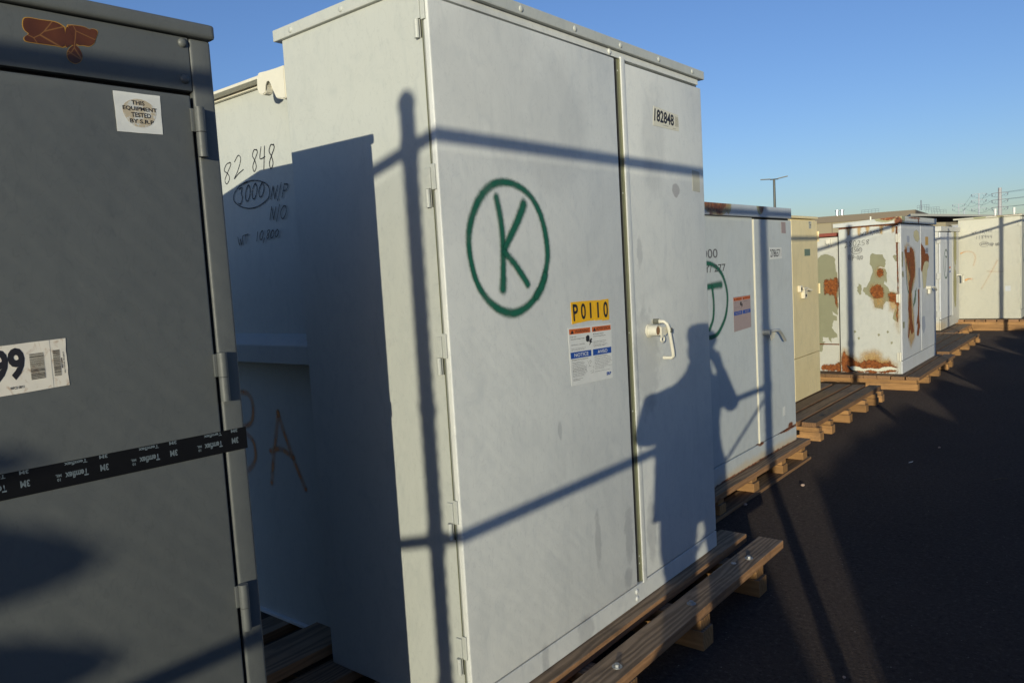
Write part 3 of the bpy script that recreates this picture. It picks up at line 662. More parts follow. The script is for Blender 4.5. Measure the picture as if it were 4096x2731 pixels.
    texts([('407399', 0, 0, 1, 1)], qv(.955, .38, .967, .60), f, .0016, 'small_print', BLACK, o, .03)
    texts([('SALT RIVER PROJECT', 0, 0, 1, 1)], qv(.972, .27, .984, .73), f, .0016, 'small_print', BLACK, o, .02)
    MB().prism([f(*fq(a, b), .0013) for a, b in ((.884, 0), (.886, 0), (.886, 1), (.884, 1))], (.0002, 0, 0)).build('fold_line', GREY_INK, o)
    # vinyl tape across door and post, printed upside down
    q = (c(-.95, 1.217), c(.0015, 1.2110), c(.0015, 1.1655), c(-.95, 1.173))
    tp = plate(q, f, .0006, 'tape', TAPE, t, .0010)
    MB().prism([(X+.0016, Y+.0008, 1.1655), (X+.0016, Y+.0008, 1.2110), (X-.3, Y+.0008, 1.205), (X-.3, Y+.0008, 1.160)], (0, .0008, 0)).build('tape_return', TAPE, t)
    it = []; fq = quadmap(q)
    def uc(u): return (u+.95)/.9515
    for k in range(7):
        u = -.018-.1285*k
        for (sx, l, h) in ((('3M'), .0165, .30), ('Temflex', .039, .30), ('10', .0055, .13), ('MIL', .0085, .13)):
            pass
        it += [('3M', uc(u-.0145), .33, uc(u), .60, True), ('Temflex', uc(u-.073), .30, uc(u-.035), .58, True), ('10', uc(u-.0865), .28, uc(u-.081), .40, True), ('MIL', uc(u-.0885), .45, uc(u-.079), .56, True),
               ('3M', uc(u-.0145), .84, uc(u), .99, True), ('Temflex', uc(u-.073), .82, uc(u-.035), .97, True)]
    texts(it, q, f, .0019, 'tape_print', TAPEINK, tp, .03)
near_dark()

# ------------------------------------------------------------------ bluish grey transformer with green letter
def blue_grey():
    X, Y0, Y1, Z = -1.957, 3.86, 5.632, .15
    t = thing('transformer', 'bluish grey padmount transformer with rusty cap and half-hidden green spray ring', 'transformer', (X, Y0, Z))
    MB().box(X-.66, X-.022, Y0, Y1, Z, 1.763, .003).box(X-.021, X-.002, Y0, Y1-.0005, Z+.001, .262, .003).build('compartment', T_PAINT2, t)
    MB().box(X-.69, X+.012, Y0-.012, Y1-.03, 1.770, 1.842, .004).build('roof_cap', T_CAP, t)
    L = MB().box(X-.020, X-.010, Y0+.003, 4.926, .270, 1.767, .003).build('door', T_PAINT2, t, label='left door with the green ring')
    Rr = MB().box(X-.0205, X-.003, 4.940, Y1-.0005, .268, 1.757, .003).build('door', T_PAINT2, t, label='right door with the number label')
    MB().box(X-.020, X-.0045, 4.9375, 4.9398, .265, 1.757).build('door_edge', CREAM, Rr)  # cream strip colours in the sunlight caught by the door's edge
    MB().box(X-.022, X-.0212, 4.9265, 4.936, .262, 1.766).box(X-.021, X-.0206, Y0, Y1-.01, 1.758, 1.7695).build('door_gap', DARK, t)
    MB().box(X-1.4, X-.661, Y0+.05, Y1-.05, Z, 1.5, .003).build('tank', T_PAINT, t)
    f = F(X-.010)
    ring = [(4.00, 1.15), (3.96, 1.27), (4.0, 1.40), (4.12, 1.475), (4.27, 1.485), (4.40, 1.44), (4.475, 1.36), (4.50, 1.27), (4.47, 1.17), (4.40, 1.10), (4.32, 1.058), (4.2, 1.055), (4.08, 1.09), (4.0, 1.15)]
    ribbon([{'p': ring, 'w': .036}, {'p': [(4.10, 1.34), (4.25, 1.352), (4.412, 1.356)], 'w': lambda t: .034+.024*t}, {'p': [(4.285, 1.35), (4.30, 1.25), (4.285, 1.16), (4.23, 1.10)], 'w': .034}], .034, f, .001, 'spray_letter', GREEN_SPRAY, L)
    texts([('3000', 0, 0, 1, 1)], Q(4.10, 1.515, 4.378, 1.518, .055), f, .001, 'stencil', INKGREY, L, .01)
    texts([('480 Y/ 277', 0, 0, 1, 1)], Q(4.0, 1.432, 4.485, 1.435, .045), f, .0012, 'stencil', STENCIL, L, .005)
    warning(L, f, ((4.584, 1.268), (4.858, 1.268), (4.858, 1.058), (4.584, 1.050)), True)
    f2 = F(X-.003); q = ((5.198, 1.570), (5.428, 1.568), (5.432, 1.490), (5.202, 1.488)); o = plate(q, f2, .0004, 'number_label', STICKER, Rr)
    texts([('278657', .04, .18, .82, .84)], q, f2, .0016, 'numerals', BLACK, o, .01); texts([('|||||||', .87, .2, .96, .85)], q, f2, .0016, 'barcode', GREY_INK, o, 0)
    plate(((5.43, 1.745), (5.515, 1.745), (5.52, 1.665), (5.435, 1.667)), f2, .0004, 'faded_label', PINKISH, Rr)
    plate(((5.37, .436), (5.415, .44), (5.412, .376), (5.367, .372)), f2, .0004, 'paper_patch', STICKER, Rr)
    xh = X-.003
    h = MB().tube([(xh, 5.05, 1.005), (xh+.05, 5.05, 1.005)], .020, 16).tube([(xh+.035, 5.06, 1.008), (xh+.055, 5.10, 1.012), (xh+.065, 5.16, 1.008), (xh+.062, 5.22, .975), (xh+.058, 5.29, .925)], .011, 10).build('handle', GREYWORN2, Rr, True)
    MB().prism([(xh+.03, 5.08, 1.0), (xh+.03, 5.18, 1.0), (xh+.03, 5.15, .96), (xh+.03, 5.10, .945)], (.006, 0, 0)).build('padlock_tab', CREAM, h)
blue_grey()

# ------------------------------------------------------------------ cream transformer
def cream_one():
    X, Y0, Y1, Z = -2.470, 6.42, 7.827, .15
    t = thing('transformer', 'narrow looking cream yellow transformer standing between the bluish grey and the rusty one', 'transformer', (X, Y0, Z))
    MB().box(X-.7, X-.02, Y0, Y1, Z, 1.842, .003).build('compartment', B_PAINT, t)
    MB().box(X-.72, X+.008, Y0-.01, Y1+.006, 1.848, 1.872, .004).build('roof_cap', B_PAINT, t)
    L = MB().box(X-.019, X-.003, Y0+.002, 7.092, Z+.002, 1.835, .003).build('door', B_PAINT, t)
    Rr = MB().box(X-.019, X, 7.104, Y1-.0005, .553, 1.832, .003).build('door', B_PAINT, t, label='right door with the padlock hasp')
    MB().box(X-.019, X-.0005, 7.104, Y1-.0005, Z+.001, .547, .003).build('base_panel', B_PAINT, t)
    MB().box(X-1.4, X-.701, Y0+.05, Y1-.05, Z, 1.5, .003).build('tank', B_PAINT, t)
    MB().box(X, X+.03, 7.225, 7.285, 1.165, 1.225, .006).box(X, X+.035, 7.315, 7.40, 1.10, 1.205, .006).box(X+.032, X+.045, 7.28, 7.42, 1.185, 1.20, .003).build('lock_hasp', CREAM2, Rr)
    MB().tube([(X+.036, 7.40, 1.185), (X+.05, 7.47, 1.17)], .010, 8).build('handle', CREAM2, Rr, True)
    MB().box(X+.0305, X+.033, 7.24, 7.262, 1.182, 1.208).box(X+.0355, X+.038, 7.34, 7.365, 1.115, 1.14).build('key_hole', DARK, Rr)
    f = F(X)
    plate(((7.44, 1.562), (7.60, 1.562), (7.60, 1.497), (7.44, 1.497)), f, .0008, 'green_plate', GREENPLATE, Rr)
    q = ((7.575, 1.825), (7.655, 1.825), (7.65, 1.755), (7.58, 1.753)); o = plate(q, f, .0006, 'small_label', FADEDLBL, Rr); texts([('H', .1, .7, .4, .95), ('##', .3, .4, .9, .6), ('8', .3, .1, .6, .3)], q, f, .0016, 'label_print', STENCIL, o, .03)
    for z in (1.68, 1.17): MB().tube([(X+.008, Y1+.004, z-.05), (X+.008, Y1+.004, z+.05)], .009, 8).build('hinge', B_PAINT, Rr, True)
    fl = F(X-.003)
    q = ((6.98, 1.30), (7.07, 1.30), (7.07, 1.20), (6.98, 1.20)); plate(q, fl, .0006, 'green_plate', GREENPLATE, L)
    q = ((6.9, 1.62), (7.08, 1.62), (7.08, 1.52), (6.9, 1.52)); o = plate(q, fl, .0006, 'number_tile', YELLOW, L); texts([('P', .4, .1, .9, .9)], q, fl, .0016, 'numeral', BLACK, o, .03)
    q = ((6.9, 1.18), (7.08, 1.18), (7.08, 1.0), (6.9, 1.0)); plate(q, fl, .0006, 'white_label', STICKER, L); plate(((6.9, 1.46), (7.06, 1.46), (7.06, 1.31), (6.9, 1.31)), fl, .0006, 'white_label', STICKER, L)
cream_one()

# ------------------------------------------------------------------ peeling rusty transformer
P_MAIN = [(-2.314, 1.464), (-2.292, 1.486), (-2.256, 1.469), (-2.185, 1.461), (-2.176, 1.418), (-2.158, 1.394), (-2.161, 1.356), (-2.169, 1.323), (-2.215, 1.331), (-2.237, 1.317), (-2.173, 1.311), (-2.148, 1.279), (-2.146, 1.202), (-2.15, 1.149), (-2.168, 1.172), (-2.175, 1.142), (-2.14, 1.102), (-2.123, 1.056), (-2.092, 1.052), (-2.064, 1.046), (-2.05, 1.0), (-2.051, 0.939), (-2.107, 0.94), (-2.164, 0.949), (-2.179, 0.919), (-2.193, 0.903), (-2.191, 0.857), (-2.215, 0.865), (-2.237, 0.873), (-2.258, 0.881), (-2.28, 0.89), (-2.282, 0.944), (-2.293, 0.983), (-2.336, 1.008), (-2.365, 1.032), (-2.394, 1.072), (-2.39, 1.106), (-2.356, 1.11), (-2.334, 1.156), (-2.311, 1.209), (-2.295, 1.278), (-2.292, 1.32), (-2.319, 1.364)]
P_LEFT = [(-2.436, 1.151), (-2.412, 1.138), (-2.408, 1.088), (-2.415, 1.041), (-2.431, 1.029), (-2.456, 1.074), (-2.452, 1.113)]
P_LOW = [(-2.051, 0.939), (-2.038, 0.893), (-2.04, 0.709), (-2.068, 0.74), (-2.093, 0.763), (-2.083, 0.832), (-2.066, 0.863)]
P_HINGE = [(-2.084, 1.435), (-2.07, 1.453), (-2.045, 1.448), (-2.043, 1.383), (-2.062, 1.381), (-2.073, 1.412)]
R_A = [(-2.252, 1.276), (-2.23, 1.31), (-2.202, 1.309), (-2.185, 1.281), (-2.188, 1.235), (-2.217, 1.213), (-2.243, 1.237)]
R_B = [(-2.323, 1.085), (-2.298, 1.123), (-2.261, 1.142), (-2.211, 1.131), (-2.183, 1.088), (-2.177, 1.034), (-2.192, 0.988), (-2.235, 0.982), (-2.278, 0.994), (-2.307, 1.03)]
R_C = [(-2.141, 1.033), (-2.106, 1.048), (-2.043, 1.038), (-2.037, 0.939), (-2.04, 0.717), (-2.056, 0.74), (-2.067, 0.801), (-2.052, 0.847), (-2.052, 0.909), (-2.086, 0.943), (-2.121, 0.953)]
R_SEAM = [(-2.052, 1.758), (-2.035, 1.756), (-2.034, 1.41), (-2.031, 0.954), (-2.037, 0.954), (-2.045, 1.41), (-2.05, 1.652)]
R_BOT = [(-2.649, 0.26), (-2.623, 0.398), (-2.593, 0.382), (-2.579, 0.342), (-2.526, 0.304), (-2.481, 0.281), (-2.422, 0.266), (-2.377, 0.299), (-2.333, 0.308), (-2.274, 0.294), (-2.202, 0.273), (-2.13, 0.282), (-2.116, 0.259), (-2.06, 0.23), (-2.061, 0.16), (-2.19, 0.151), (-2.335, 0.15), (-2.484, 0.149), (-2.636, 0.144)]
W_BOT = [(-2.558, 0.214), (-2.482, 0.225), (-2.408, 0.195), (-2.334, 0.205), (-2.247, 0.2), (-2.188, 0.226), (-2.117, 0.228), (-2.06, 0.215), (-2.058, 0.191), (-2.132, 0.193), (-2.189, 0.176), (-2.247, 0.169), (-2.334, 0.186), (-2.409, 0.168), (-2.483, 0.172), (-2.536, 0.175)]
STAIN = [(-2.436, 0.298), (-2.42, 0.362), (-2.36, 0.403), (-2.287, 0.404), (-2.23, 0.374), (-2.195, 0.288), (-2.131, 0.275), (-2.188, 0.242), (-2.333, 0.253)]
HOLE = [(-2.588, 0.237), (-2.565, 0.23), (-2.528, 0.183), (-2.446, 0.157), (-2.484, 0.149), (-2.559, 0.182)]
F_A = [(9.249, 1.496), (9.368, 1.518), (9.569, 1.523), (9.658, 1.506), (9.718, 1.458), (9.754, 1.33), (9.747, 1.202), (9.616, 1.112), (9.578, 1.05), (9.538, 0.942), (9.437, 0.948), (9.446, 1.12), (9.518, 1.195), (9.421, 1.277), (9.329, 1.403), (9.285, 1.45)]
F_A2 = [(9.437, 0.948), (9.553, 0.957), (9.567, 0.829), (9.594, 0.699), (9.671, 0.564), (9.551, 0.544), (9.486, 0.613), (9.413, 0.51), (9.367, 0.53), (9.458, 0.711), (9.397, 0.841)]
F_A3 = [(9.896, 1.033), (9.97, 1.038), (9.977, 0.881), (9.94, 0.736), (9.992, 0.599), (9.905, 0.492), (9.811, 0.502), (9.862, 0.644), (9.788, 0.618), (9.867, 0.742), (9.903, 0.87)]
F_B = [(10.049, 1.575), (10.22, 1.516), (10.411, 1.446), (10.512, 1.402), (10.484, 1.326), (10.406, 1.353), (10.249, 1.341), (10.17, 1.285), (10.114, 1.22), (10.055, 1.255), (10.047, 1.387)]
F_BY = [(10.172, 1.334), (10.25, 1.349), (10.486, 1.36), (10.483, 1.292), (10.401, 1.244), (10.312, 1.045), (10.196, 1.034), (10.129, 1.22)]
F_G1 = [(9.731, 1.696), (9.859, 1.717), (9.967, 1.689), (10.0, 1.616), (9.925, 1.584), (9.796, 1.601), (9.714, 1.648)]
F_G2 = [(9.014, 1.477), (9.096, 1.481), (9.104, 1.408), (9.086, 1.311), (9.025, 1.328), (8.992, 1.411)]
F_G3 = [(9.046, 1.275), (9.109, 1.265), (9.118, 1.204), (9.067, 1.201), (9.032, 1.23)]
F_G4 = [(9.04, 0.716), (9.129, 0.716), (9.125, 0.647), (9.049, 0.651)]
F_D = [(9.752, 1.025), (9.84, 1.069), (9.783, 0.926), (9.707, 0.851), (9.637, 0.848), (9.691, 0.932)]
F_HALO = [(9.271, 1.542), (9.403, 1.564), (9.569, 1.523), (9.741, 1.489), (9.803, 1.328), (9.774, 1.169), (9.611, 1.017), (9.699, 0.69), (9.724, 0.494), (9.509, 0.389), (9.38, 0.529), (9.399, 0.873), (9.411, 1.09), (9.263, 1.405)]
F_GREY = [(10.101, 0.673), (10.216, 0.68), (10.25, 0.576), (10.17, 0.516), (10.111, 0.572)]
T_P = [(-2.926, 1.427), (-2.885, 1.465), (-2.853, 1.496), (-2.806, 1.501), (-2.775, 1.502), (-2.721, 1.472), (-2.699, 1.447), (-2.698, 1.319), (-2.683, 1.286), (-2.675, 1.222), (-2.671, 1.158), (-2.678, 0.805), (-2.711, 0.813), (-2.745, 0.854), (-2.735, 0.806), (-2.693, 0.789), (-2.69, 0.741), (-2.731, 0.741), (-2.749, 0.66), (-2.723, 0.611), (-2.688, 0.579), (-2.686, 0.546), (-2.717, 0.538), (-2.756, 0.538), (-2.757, 0.481), (-2.795, 0.546), (-2.85, 0.545), (-2.859, 0.496), (-2.827, 0.496), (-2.853, 0.43), (-2.87, 0.372), (-2.91, 0.371), (-2.949, 0.412)]
T_R = [(-2.836, 1.172), (-2.815, 1.212), (-2.765, 1.21), (-2.734, 1.217), (-2.711, 1.228), (-2.685, 1.223), (-2.673, 1.19), (-2.679, 0.886), (-2.697, 0.902), (-2.709, 0.951), (-2.723, 1.015), (-2.746, 1.04), (-2.8, 1.037), (-2.824, 1.042)]
T_B = [(-2.914, 0.181), (-2.865, 0.216), (-2.802, 0.234), (-2.739, 0.228), (-2.668, 0.271), (-2.647, 0.173), (-2.663, 0.144), (-2.914, 0.164)]
def patch(poly, plane, off, name, m, parent, soft=.03, jag=.006, seed=1):
    """a stain traced as an outline; soft ones are a fine grid whose UV.x runs from 0 (deep inside) to 1 (past the outline)"""
    rnd = random.Random(seed); pts = []
    for a, b in zip(poly, poly[1:]+poly[:1]):
        L = math.hypot(b[0]-a[0], b[1]-a[1]); n = max(1, int(L/.018))
        for i in range(n): pts.append((a[0]+(b[0]-a[0])*i/n+rnd.uniform(-jag, jag), a[1]+(b[1]-a[1])*i/n+rnd.uniform(-jag, jag)))
    bm = bmesh.new()
    if not soft: bm.faces.new([bm.verts.new(plane(u, v, off)) for u, v in pts])
    else:
        uvl = bm.loops.layers.uv.new('UVMap'); E = list(zip(poly, poly[1:]+poly[:1])); us = [p[0] for p in poly]; vs = [p[1] for p in poly]
        u0, u1, v0, v1 = min(us)-soft, max(us)+soft, min(vs)-soft, max(vs)+soft; st = max(.006, soft*.3, max(u1-u0, v1-v0)/90)
        nu, nv = int((u1-u0)/st)+2, int((v1-v0)/st)+2
        def sd(x, y):
            best = 9; ins = False
            for (ax, ay), (bx, by) in E:
                dx, dy = bx-ax, by-ay; t = max(0, min(1, ((x-ax)*dx+(y-ay)*dy)/(dx*dx+dy*dy+1e-12))); best = min(best, math.hypot(x-ax-t*dx, y-ay-t*dy))
                if (ay > y) != (by > y) and x < (bx-ax)*(y-ay)/(by-ay)+ax: ins = not ins
            return best if ins else -best
        D = [[sd(u0+i*st, v0+j*st) for j in range(nv)] for i in range(nu)]; V = {}
        def vert(i, j):
            if (i, j) not in V: V[i, j] = bm.verts.new(plane(u0+i*st, v0+j*st, off))
            return V[i, j]
        for i in range(nu-1):
            for j in range(nv-1):
                k = [(i, j), (i+1, j), (i+1, j+1), (i, j+1)]
                if max(D[a_][b_] for a_, b_ in k) > -soft:
                    f_ = bm.faces.new([vert(*q) for q in k])
                    for l, (a_, b_) in zip(f_.loops, k): l[uvl].uv = (max(0, min(1, .5-D[a_][b_]/(2*soft))), 1)
    mb = MB(); mb.bm.free(); mb.bm = bm; return mb.build(name, m, parent)
def soft_mat(name, cols, amp, lo, hi, strength, scale=26, streak=.5):
    m = N(name, .75, spec=.2); sep = m.n('ShaderNodeSeparateXYZ'); m.l(m.n('ShaderNodeTexCoord').outputs['UV'], sep.inputs[0]); p = m.pos()
    n1 = m.noise(m.vscale(p, (1, 1, streak)), scale, 8, .7)
    f = m.math('ADD', m.math('SUBTRACT', 1, sep.outputs[0]), m.math('MULTIPLY', m.math('SUBTRACT', n1, .5), amp))
    m.l(m.math('MULTIPLY', m.ramp(f, lo, hi), strength), m.b.inputs['Alpha'])
    m.col(m.mix(m.ramp(m.noise(p, scale*1.3, 6, .75), .36, .64), cols[0], cols[1])); return m.m
RUSTP = soft_mat('flaking_rust', ((.31, .100, .025), (.125, .038, .014)), 1.9, .36, .74, 1.0, 30, .35)
RUSTLINE = soft_mat('dark_seam_rust', ((.22, .07, .02), (.08, .028, .014)), 1.2, .2, .5, .9)
HALO = soft_mat('rust_stain', ((.60, .40, .15), (.48, .27, .09)), 1.2, .1, 1.0, .6, 12)
UNDER = flat('olive_undercoat', (.255, .25, .155), .7, var=.12, vs=12)
YELL = soft_mat('yellowed_paint', ((.62, .56, .34), (.55, .50, .32)), .8, .1, .7, .85, 14)
FLAKE = soft_mat('flaked_white_bits', ((.66, .66, .55), (.60, .60, .48)), 2.2, .45, .6, 1.0, 60, 1)
def rusty_one():
    X, Y0, Y1, Z = -2.000, 9.12, 10.89, .15
    t = thing('transformer', 'peeling white transformer with large rust and green patches, marked 280258', 'transformer', (X, Y0, Z))
    b = MB().box(-2.645, X-.022, Y0, Y1, Z, 1.785, .003).build('compartment', RUST_SIDE, t)
    MB().box(-2.700, X+.015, Y0-.015, Y1+.02, 1.79, 1.835, .004).prism([(-2.700, Y0-.015, 1.8355), (X+.015, Y0-.015, 1.8355), (X+.015, Y0-.015, 1.862), (-2.62, Y0-.015, 1.8365)], (0, Y1-Y0+.035, 0)).build('roof_cap', RUST_CAP, t)
    MB().tube([(-2.40, 9.5, 1.84), (-2.40, 9.5, 1.90)], .009, 8).build('lifting_stud', CREAM, t)
    L = MB().box(X-.021, X, Y0+.002, 10.06, .30, 1.778, .004).build('door', RUST_FRONT, t, label='left door with heavy rust runs')
    Rr = MB().box(X-.021, X+.002, 10.068, Y1-.001, .30, 1.775, .004).build('door', RUST_FRONT, t, label='right door with the handle')
    MB().box(X-.021, X-.002, Y0+.001, Y1-.002, Z+.001, .292, .003).build('base_panel', RUST_FRONT, t)
    for z in (1.63, .98, .34): MB().box(X-.055, X-.01, Y0-.012, Y0, z-.045, z+.045, .003).tube([(X-.02, Y0-.012, z-.05), (X-.02, Y0-.012, z+.05)], .010, 8).build('hinge', CREAM, t, True)
    T = MB().box(-3.4, -2.668, 9.16, 10.8, Z, 1.69, .003).build('tank', RUST_TANK, t)
    MB().box(-3.45, -2.672, 9.13, 10.8, 1.70, 1.738, .003).build('tank_lid', REDLID, T)
    MB().box(-2.668, -2.6455, 9.25, 10.7, Z, 1.68).build('tank_joint', OLIVE, T)
    MB().prism([(-2.79, 9.16, 1.66), (-2.74, 9.16, 1.67), (-2.74, 9.16, 1.58), (-2.755, 9.16, 1.58), (-2.755, 9.16, 1.62), (-2.775, 9.16, 1.61), (-2.79, 9.16, 1.625)], (0, -.03, 0)).build('lifting_hook', CREAM, T)
    s = S(Y0); fr_ = F(X+.0005)
    for i, q in enumerate((P_MAIN, P_LEFT, P_LOW, P_HINGE)): patch(q, s, .0004, 'peeled_patch', UNDER, b, 0, .005, i)
    patch(STAIN, s, .0007, 'rust_stain', HALO, b, .05, .01, 5); patch([(u*1.0, v+.03) for u, v in R_BOT], s, .0008, 'rust_stain', HALO, b, .05, .02, 6)
    for i, q in enumerate((R_A, R_B, R_C)): patch([(u, v if v > 1.0 else v-.10) for u, v in q], s, .0008, 'rust_stain', HALO, b, .05, .01, 80+i)
    for i, q in enumerate((R_A, R_B, R_C)): patch(q, s, .0010, 'rust_patch', RUSTP, b, .022, .006, 10+i)
    patch(R_BOT, s, .0012, 'rust_patch', RUSTP, b, .03, .012, 14); patch(W_BOT, s, .0015, 'paint_flakes', FLAKE, b, .008, .004, 15); patch(HOLE, s, .0017, 'rust_hole', DARK, b, 0, .001, 16)
    patch(R_SEAM, s, .0014, 'seam_rust', RUSTLINE, b, .006, .003, 17)
    for i, u in enumerate((-2.56, -2.45, -2.36, -2.22, -2.1)): patch([(u, 1.785), (u+.05, 1.785), (u+.035, 1.70-.02*(i % 2)), (u+.012, 1.69)], s, .0006, 'rust_stain', HALO, b, .012, .004, 20+i)
    patch([(-2.64, 1.786), (-2.03, 1.786), (-2.03, 1.768), (-2.3, 1.776), (-2.64, 1.77)], s, .0011, 'seam_rust', RUSTLINE, b, .005, .004, 30)
    for i, (u, v) in enumerate(((-2.50, .62), (-2.46, .545), (-2.16, .62), (-2.25, .585), (-2.12, .5))): patch([(u, v), (u+.018, v+.012), (u+.025, v-.01), (u+.008, v-.022)], s, .0005, 'peeled_patch', UNDER, b, 0, .003, 40+i)
    patch(F_HALO, fr_, .0004, 'rust_stain', HALO, L, .05, .015, 50); patch(F_BY, F(X+.0022), .0006, 'yellowed_patch', YELL, Rr, .02, .008, 51); patch(F_G1, fr_, .0006, 'yellowed_patch', YELL, L, .015, .006, 52)
    for i, q in enumerate((F_G2, F_G3, F_G4)): patch([(max(9.13, u+.10), v) for u, v in q], fr_, .0006, 'peeled_patch', UNDER, L, 0, .005, 53+i)
    for i, q in enumerate((F_A, F_A2, F_A3)): patch([(min(u, 10.055), v) for u, v in q], fr_, .0009, 'rust_patch', RUSTP, L, .02, .010, 60+i)
    patch([(max(u, 10.07), v) for u, v in F_B], F(X+.0022), .0009, 'rust_patch', RUSTP, Rr, .02, .008, 65); patch(F_GREY, F(X+.0022), .0006, 'scraped_patch', FADED_BLUE, Rr, .02, .01, 66)
    patch(F_D, fr_, .0011, 'scraped_patch', GREENPLATE, L, 0, .012, 67)
    st2 = S(9.16)
    patch(T_P, st2, .0004, 'peeled_patch', UNDER, T, 0, .006, 70); patch(T_R, st2, .0007, 'rust_patch', RUSTP, T, .03, .010, 71); patch(T_B, st2, .0007, 'rust_patch', RUSTP, T, .03, .01, 72)
    patch([(-2.93, .47), (-2.67, .47), (-2.67, .458), (-2.93, .458)], st2, .0007, 'seam_rust', RUSTLINE, T, .003, .002, 73)
    st = hand('WT', Q(-2.413, 1.683, -2.335, 1.687, .032))+hand('9,500', Q(-2.318, 1.690, -2.20, 1.697, .04, .028))
    st += hand('280258', Q(-2.585, 1.56, -2.315, 1.588, .065, .05))+hand('1500', Q(-2.505, 1.508, -2.412, 1.511, .045, .035))+[ellipse(-2.455, 1.527, .058, .040, 14, 60, 350, .03)]
    st += hand('n/p-n/O', Q(-2.545, 1.425, -2.385, 1.425, .055, .035))
    ribbon([{'p': p, 'w': .0042} for p in st], .0042, s, .0020, 'handwriting', MARKER, b, sm=4)
    f = F(X); ribbon([{'p': ellipse(9.50, 1.245, .17, .235, 16, 80, 360, .02), 'w': .03}, {'p': [(9.5, 1.36), (9.5, 1.14)], 'w': .03}], .03, f, .0012, 'spray_ring', GREEN_SPRAY, L, fade=lambda t: .8)
    for z0, z1, y in ((1.58, 1.65, 9.38), (1.47, 1.54, 9.38)): plate(((y, z1), (y+.12, z1), (y+.12, z0), (y, z0)), f, .0008, 'faded_label', FADED_BLUE, L)
    f2 = F(X+.002); q = ((10.31, 1.64), (10.47, 1.64), (10.47, 1.54), (10.31, 1.54)); o = plate(q, f2, .0006, 'number_label', YELLOWOLD, Rr)
    q = ((10.31, 1.51), (10.47, 1.51), (10.47, 1.44), (10.31, 1.44)); o = plate(q, f2, .0006, 'number_label', FADED_BLUE, Rr); texts([('1051', .1, .2, .9, .85)], q, f2, .0016, 'numerals', STENCIL, o, .02)
    plate(((9.93, 1.28), (10.03, 1.28), (10.04, 1.05), (9.93, 1.05)), f, .0008, 'faded_label', FADED_BLUE, L)
    xh = X+.002; MB().tube([(xh, 10.36, 1.03), (xh+.05, 10.36, 1.03)], .022, 12).tube([(xh+.03, 10.36, 1.03), (xh+.06, 10.44, 1.035), (xh+.06, 10.55, 1.015), (xh+.05, 10.66, .985)], .013, 8).box(xh+.01, xh+.04, 10.36, 10.46, .955, 1.02, .005).build('handle', CREAM, Rr, True)
rusty_one()

# ------------------------------------------------------------------ small white one and the big cream one at the end
def small_white():
    X, Y0, Y1, Z = -2.525, 14.136, 15.80, .15
    t = thing('transformer', 'white transformer with a green ring on a single narrow door, behind the rusty one', 'transformer', (X, Y0, Z))
    MB().box(X-.62, X-.025, Y0, Y1, Z, 1.76, .004).box(X-.025, X, 15.22, Y1, Z, 1.76, .004).build('compartment', SMALL_P, t)
    MB().box(X-.66, X+.02, Y0-.02, Y1+.05, 1.765, 1.845, .005).build('roof_cap', W_PAINT, t)
    d = MB().box(X-.02, X+.004, Y0+.004, 15.14, .33, 1.752, .004).build('door', W_PAINT3, t)
    MB().box(X-.0245, X-.0235, 15.14, 15.22, .33, 1.752).build('door_gap', DARK, t)
    MB().box(X-.02, X+.0, Y0+.002, 15.215, Z, .318, .004).build('base_panel', SMALL_P, t)
    for z in (1.62, 1.04, .42): MB().box(X-.05, X+.01, Y0-.02, Y0, z-.05, z+.05, .004).build('hinge', W_PAINT, t)
    f = F(X+.004); ribbon([{'p': ellipse(14.60, 1.225, .19, .235, 16, 80, 360, .02), 'w': .035}, {'p': [(14.6, 1.33), (14.56, 1.1)], 'w': .03}, {'p': [(14.56, 1.35), (14.66, 1.34)], 'w': .04}], .03, f, .0012, 'spray_ring', GREEN_SPRAY, d, fade=lambda t: .8)
    plate(((14.88, 1.17), (15.0, 1.17), (15.0, 1.14), (14.88, 1.14)), f, .0008, 'red_strip', ORANGE, d); plate(((14.88, 1.10), (15.0, 1.10), (15.0, 1.07), (14.88, 1.07)), f, .0008, 'blue_strip', BLUE, d)
    MB().tube([(X+.0, 15.6, 1.0), (X+.07, 15.6, 1.0), (X+.08, 15.72, 1.0), (X+.08, 15.74, .96), (X+.08, 15.74, .86)], .014, 8).build('handle', CREAM, t, True)
    MB().box(X-1.3, X-.621, Y0+.1, Y1, Z, 1.72, .004).build('tank', RUST_TANK, t); MB().box(X-1.3, X-.63, Y0+.08, Y1, 1.75, 1.78, .004).build('tank_lid', REDLID, t)
small_white()
